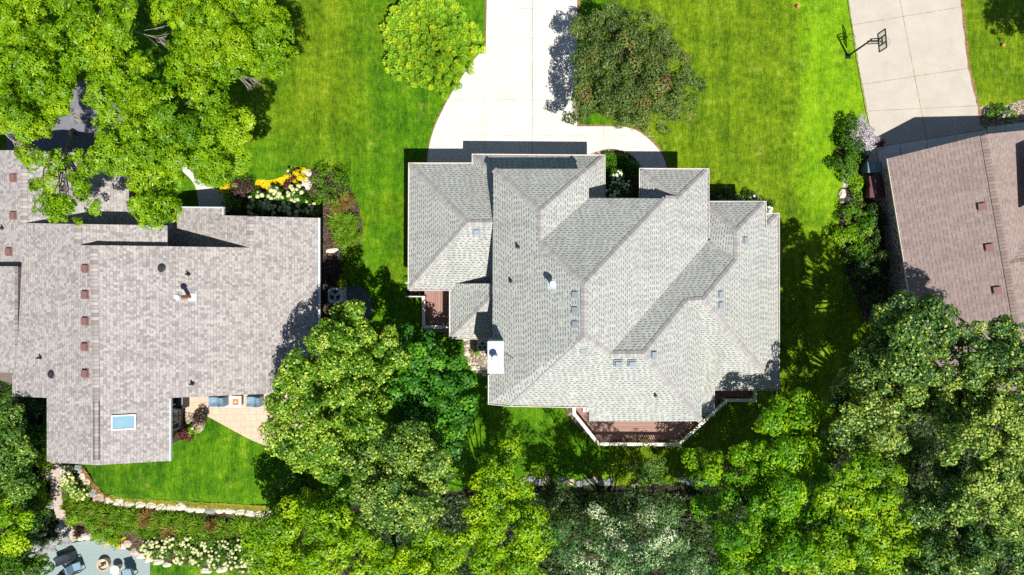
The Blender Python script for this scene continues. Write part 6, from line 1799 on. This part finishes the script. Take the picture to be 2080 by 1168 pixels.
def fire_table():
    p = P(479, 816, ZT + .6); e = empty('fire_table', (p.x, p.y, ZT + .045), 0, 'square pale fire table with an orange lava rock tray on the patio', 'fire table')
    c = Vector((p.x, p.y, ZT + .045))
    mb = MB(); mb.box(c + Vector((0, 0, .27)), (.5, .5, .54)); mb.build('base', M['stone'], e)
    mb = MB()
    for a, b, sx, sy in ((-.26, 0, .16, .68), (.26, 0, .16, .68), (0, .26, .36, .16), (0, -.26, .36, .16)): mb.box(c + Vector((a, b, .57)), (sx, sy, .06))
    mb.build('table_top', M['walk'], e)
    mb = MB(); mb.box(c + Vector((0, 0, .55)), (.36, .36, .03)); mb.build('tray', M['orange'], e)
    mb = MB(); mb.cyl(c + Vector((0, 0, .56)), .05, .04, 12); mb.build('burner', M['white'], e)
fire_table()
def grill_box():
    p = P(369, 812, ZT + .5); e = empty('patio_grill', (p.x, p.y, ZT + .045), 0, 'dark grill in the shade against the wing wall', 'grill')
    c = Vector((p.x, p.y, ZT + .045))
    mb = MB(); mb.box(c + Vector((0, 0, .4)), (.5, .95, .8)); mb.build('cabinet', M['black'], e, bevel=.02)
    mb = MB(); mb.tube([c + Vector((0, -.3, .85)), c + Vector((0, .3, .85))], .22, 14); mb.build('lid', M['cover_dark'], e)
    mb = MB(); mb.tube([c + Vector((.24, -.2, .9)), c + Vector((.24, .2, .9))], .015, 6); mb.build('handle', M['whitemetal'], e)
grill_box()
def path_light(px, py, label, h=0.6):
    g0 = G(px, py); e = empty('path_light', g0, 0, label, 'garden light', 'small garden lights')
    mb = MB(); mb.tube([g0, g0 + Vector((0, 0, h))], .015, 6); mb.build('stake', M['black'], e)
    mb = MB(); mb.cyl(g0 + Vector((0, 0, h)), .09, .07, 14, .02); mb.build('shade', M['whitemetal'], e)
path_light(594, 352, 'small garden light behind the yellow hosta patch', 0.9)
path_light(400, 866, 'small garden light in the patio island')
# yard pole with a hanging arm by the sapling
def pole():
    g0 = G(652, 400); e = empty('garden_pole', g0, 0, 'thin dark garden pole rising through the sapling', 'garden pole')
    mb = MB(); mb.tube([g0, g0 + Vector((0, 0, 2.4))], .025, 6); mb.build('rod', M['black'], e)
    mb = MB(); mb.tube([g0 + Vector((0, 0, 2.4)), g0 + Vector((0.05, .3, 2.5)), g0 + Vector((.1, .55, 2.35))], .015, 5); mb.build('hook', M['black'], e)
pole()
# lower patio
ZP = gz(P(220, 1140, .5).x, P(220, 1140, .5).y) + 0.07
def firepit():
    p = P(208.5, 1148, ZP + .35); e = empty('fire_pit', (p.x, p.y, ZP), 0, 'round fire pit with charred logs on the gravel patio', 'fire pit')
    c = Vector((p.x, p.y, ZP)); R_ = .37
    mb = MB(); n = 30
    for k in range(n):
        a0 = 2 * math.pi * k / n; a1 = 2 * math.pi * (k + 1) / n
        f = lambda a, r, z: c + Vector((math.cos(a) * r, math.sin(a) * r, z))
        mb.poly([f(a0, R_, .36), f(a1, R_, .36), f(a1, R_ - .05, .36), f(a0, R_ - .05, .36)])
        mb.poly([f(a0, R_ * .9, 0), f(a1, R_ * .9, 0), f(a1, R_, .36), f(a0, R_, .36)])
        mb.poly([f(a0, R_ - .05, .36), f(a1, R_ - .05, .36), f(a1, R_ - .1, .22), f(a0, R_ - .1, .22)])
    mb.build('bowl', M['pit'], e, recalc=False)
    mb = MB(); mb.cyl(c + Vector((0, 0, .2)), R_ - .06, .03, 24); mb.build('ash', M['pit'], e)
    rd = random.Random(4)
    for k in range(6):
        a = rd.uniform(0, 3.14); q = Vector((rd.uniform(-.12, .12), rd.uniform(-.12, .12), .27 + k * .01)); d = Vector((math.cos(a), math.sin(a), .05)) * rd.uniform(.1, .2)
        mb = MB(); mb.tube([c + q - d, c + q + d], .028, 6); mb.build('log', M['rubber' if k % 2 else 'bark'], e)
firepit()
def side_table():
    p = P(234, 1158, ZP + .5); e = empty('side_table', (p.x, p.y, ZP), 0, 'round cream side table beside the fire pit', 'side table')
    c = Vector((p.x, p.y, ZP))
    mb = MB(); mb.cyl(c + Vector((0, 0, .5)), .29, .05, 28); mb.build('table_top', M['rail'], e)
    mb = MB(); mb.cyl(c, .2, .5, 18, .14); mb.build('pedestal', M['rail'], e)
side_table()
def chair(px, py, rz, label, mat='cover'):
    p = P(px, py, ZP + .4); e = empty('patio_chair', (p.x, p.y, ZP), rz, label, 'patio chair', 'patio chairs round the fire pit')
    R = Matrix.Rotation(rz, 3, 'Z'); c = Vector((p.x, p.y, ZP))
    T = lambda v: c + R @ Vector(v)
    mb = MB(); mb.box(T((0, 0, .4)), (.56, .54, .1), rz); mb.build('seat', M[mat], e, bevel=.03)
    mb = MB(); mb.box(T((0, .3, .68)), (.56, .1, .5), R=R @ Matrix.Rotation(-.25, 3, 'X')); mb.build('backrest', M[mat], e, bevel=.03)
    for s in (-1, 1):
        mb = MB(); mb.bar(T((s * .31, -.24, .6)), T((s * .31, .28, .62)), .06, .035); mb.build('armrest', M['black'], e)
        for y in (-.22, .24):
            mb = MB(); mb.bar(T((s * .3, y, 0)), T((s * .3, y, .6)), .035, .035); mb.build('leg', M['black'], e)
chair(262, 1163, .25, 'patio chair right of the round cream side table', 'cover')
chair(156, 1152, 1.9, 'patio chair left of the fire pit, half in shade', 'cover')
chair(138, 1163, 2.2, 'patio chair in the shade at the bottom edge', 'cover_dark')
covered(128, 1137, 1.25, 0.62, 'dark covered lounge chair among the shaded rocks', zb=gz(P(128, 1137, .5).x, P(128, 1137, .5).y) + .05, h=.8, mat='cover_dark', rz=.35, group=None, seed=5)
# flower pot by the lilac bush
def pot(px, py, label):
    g0 = P(px, py, .2); e = empty('flower_pot', (g0.x, g0.y, 0), 0, label, 'flower pot')
    mb = MB(); mb.cyl((g0.x, g0.y, 0.04), .14, .34, 18, .2); mb.build('pot', M['rust'], e)
    r_ = rng.normal(size=(160, 3)) * np.array([.13, .13, .07]) + np.array([g0.x, g0.y, .45])
    leaves_mesh('plant', r_, norm(rng.normal(size=(160, 3)) + np.array([0, 0, 1])), .08, .05, rng.random(160), M['leaf_red'], e)
pot(1787, 292, 'small terracotta pot with red leaves at the lilac bush')
def planter():
    p = P(1190, 832, 1.1); e = empty('window_planter', (p.x, p.y, .9), 0, 'small cream planter rack standing on the back deck beside the wall', 'planter')
    for k, dx in enumerate((-.1, .12)):
        mb = MB(); mb.box((p.x + dx, p.y, 1.02), (.17, .3, .22)); mb.build('pot', M['rail'], e, bevel=.01)
planter()
# every thing says that it is one
for o in scene.objects:
    if o.parent is None and o.get('category') and not o.get('kind'): o['kind'] = 'thing'
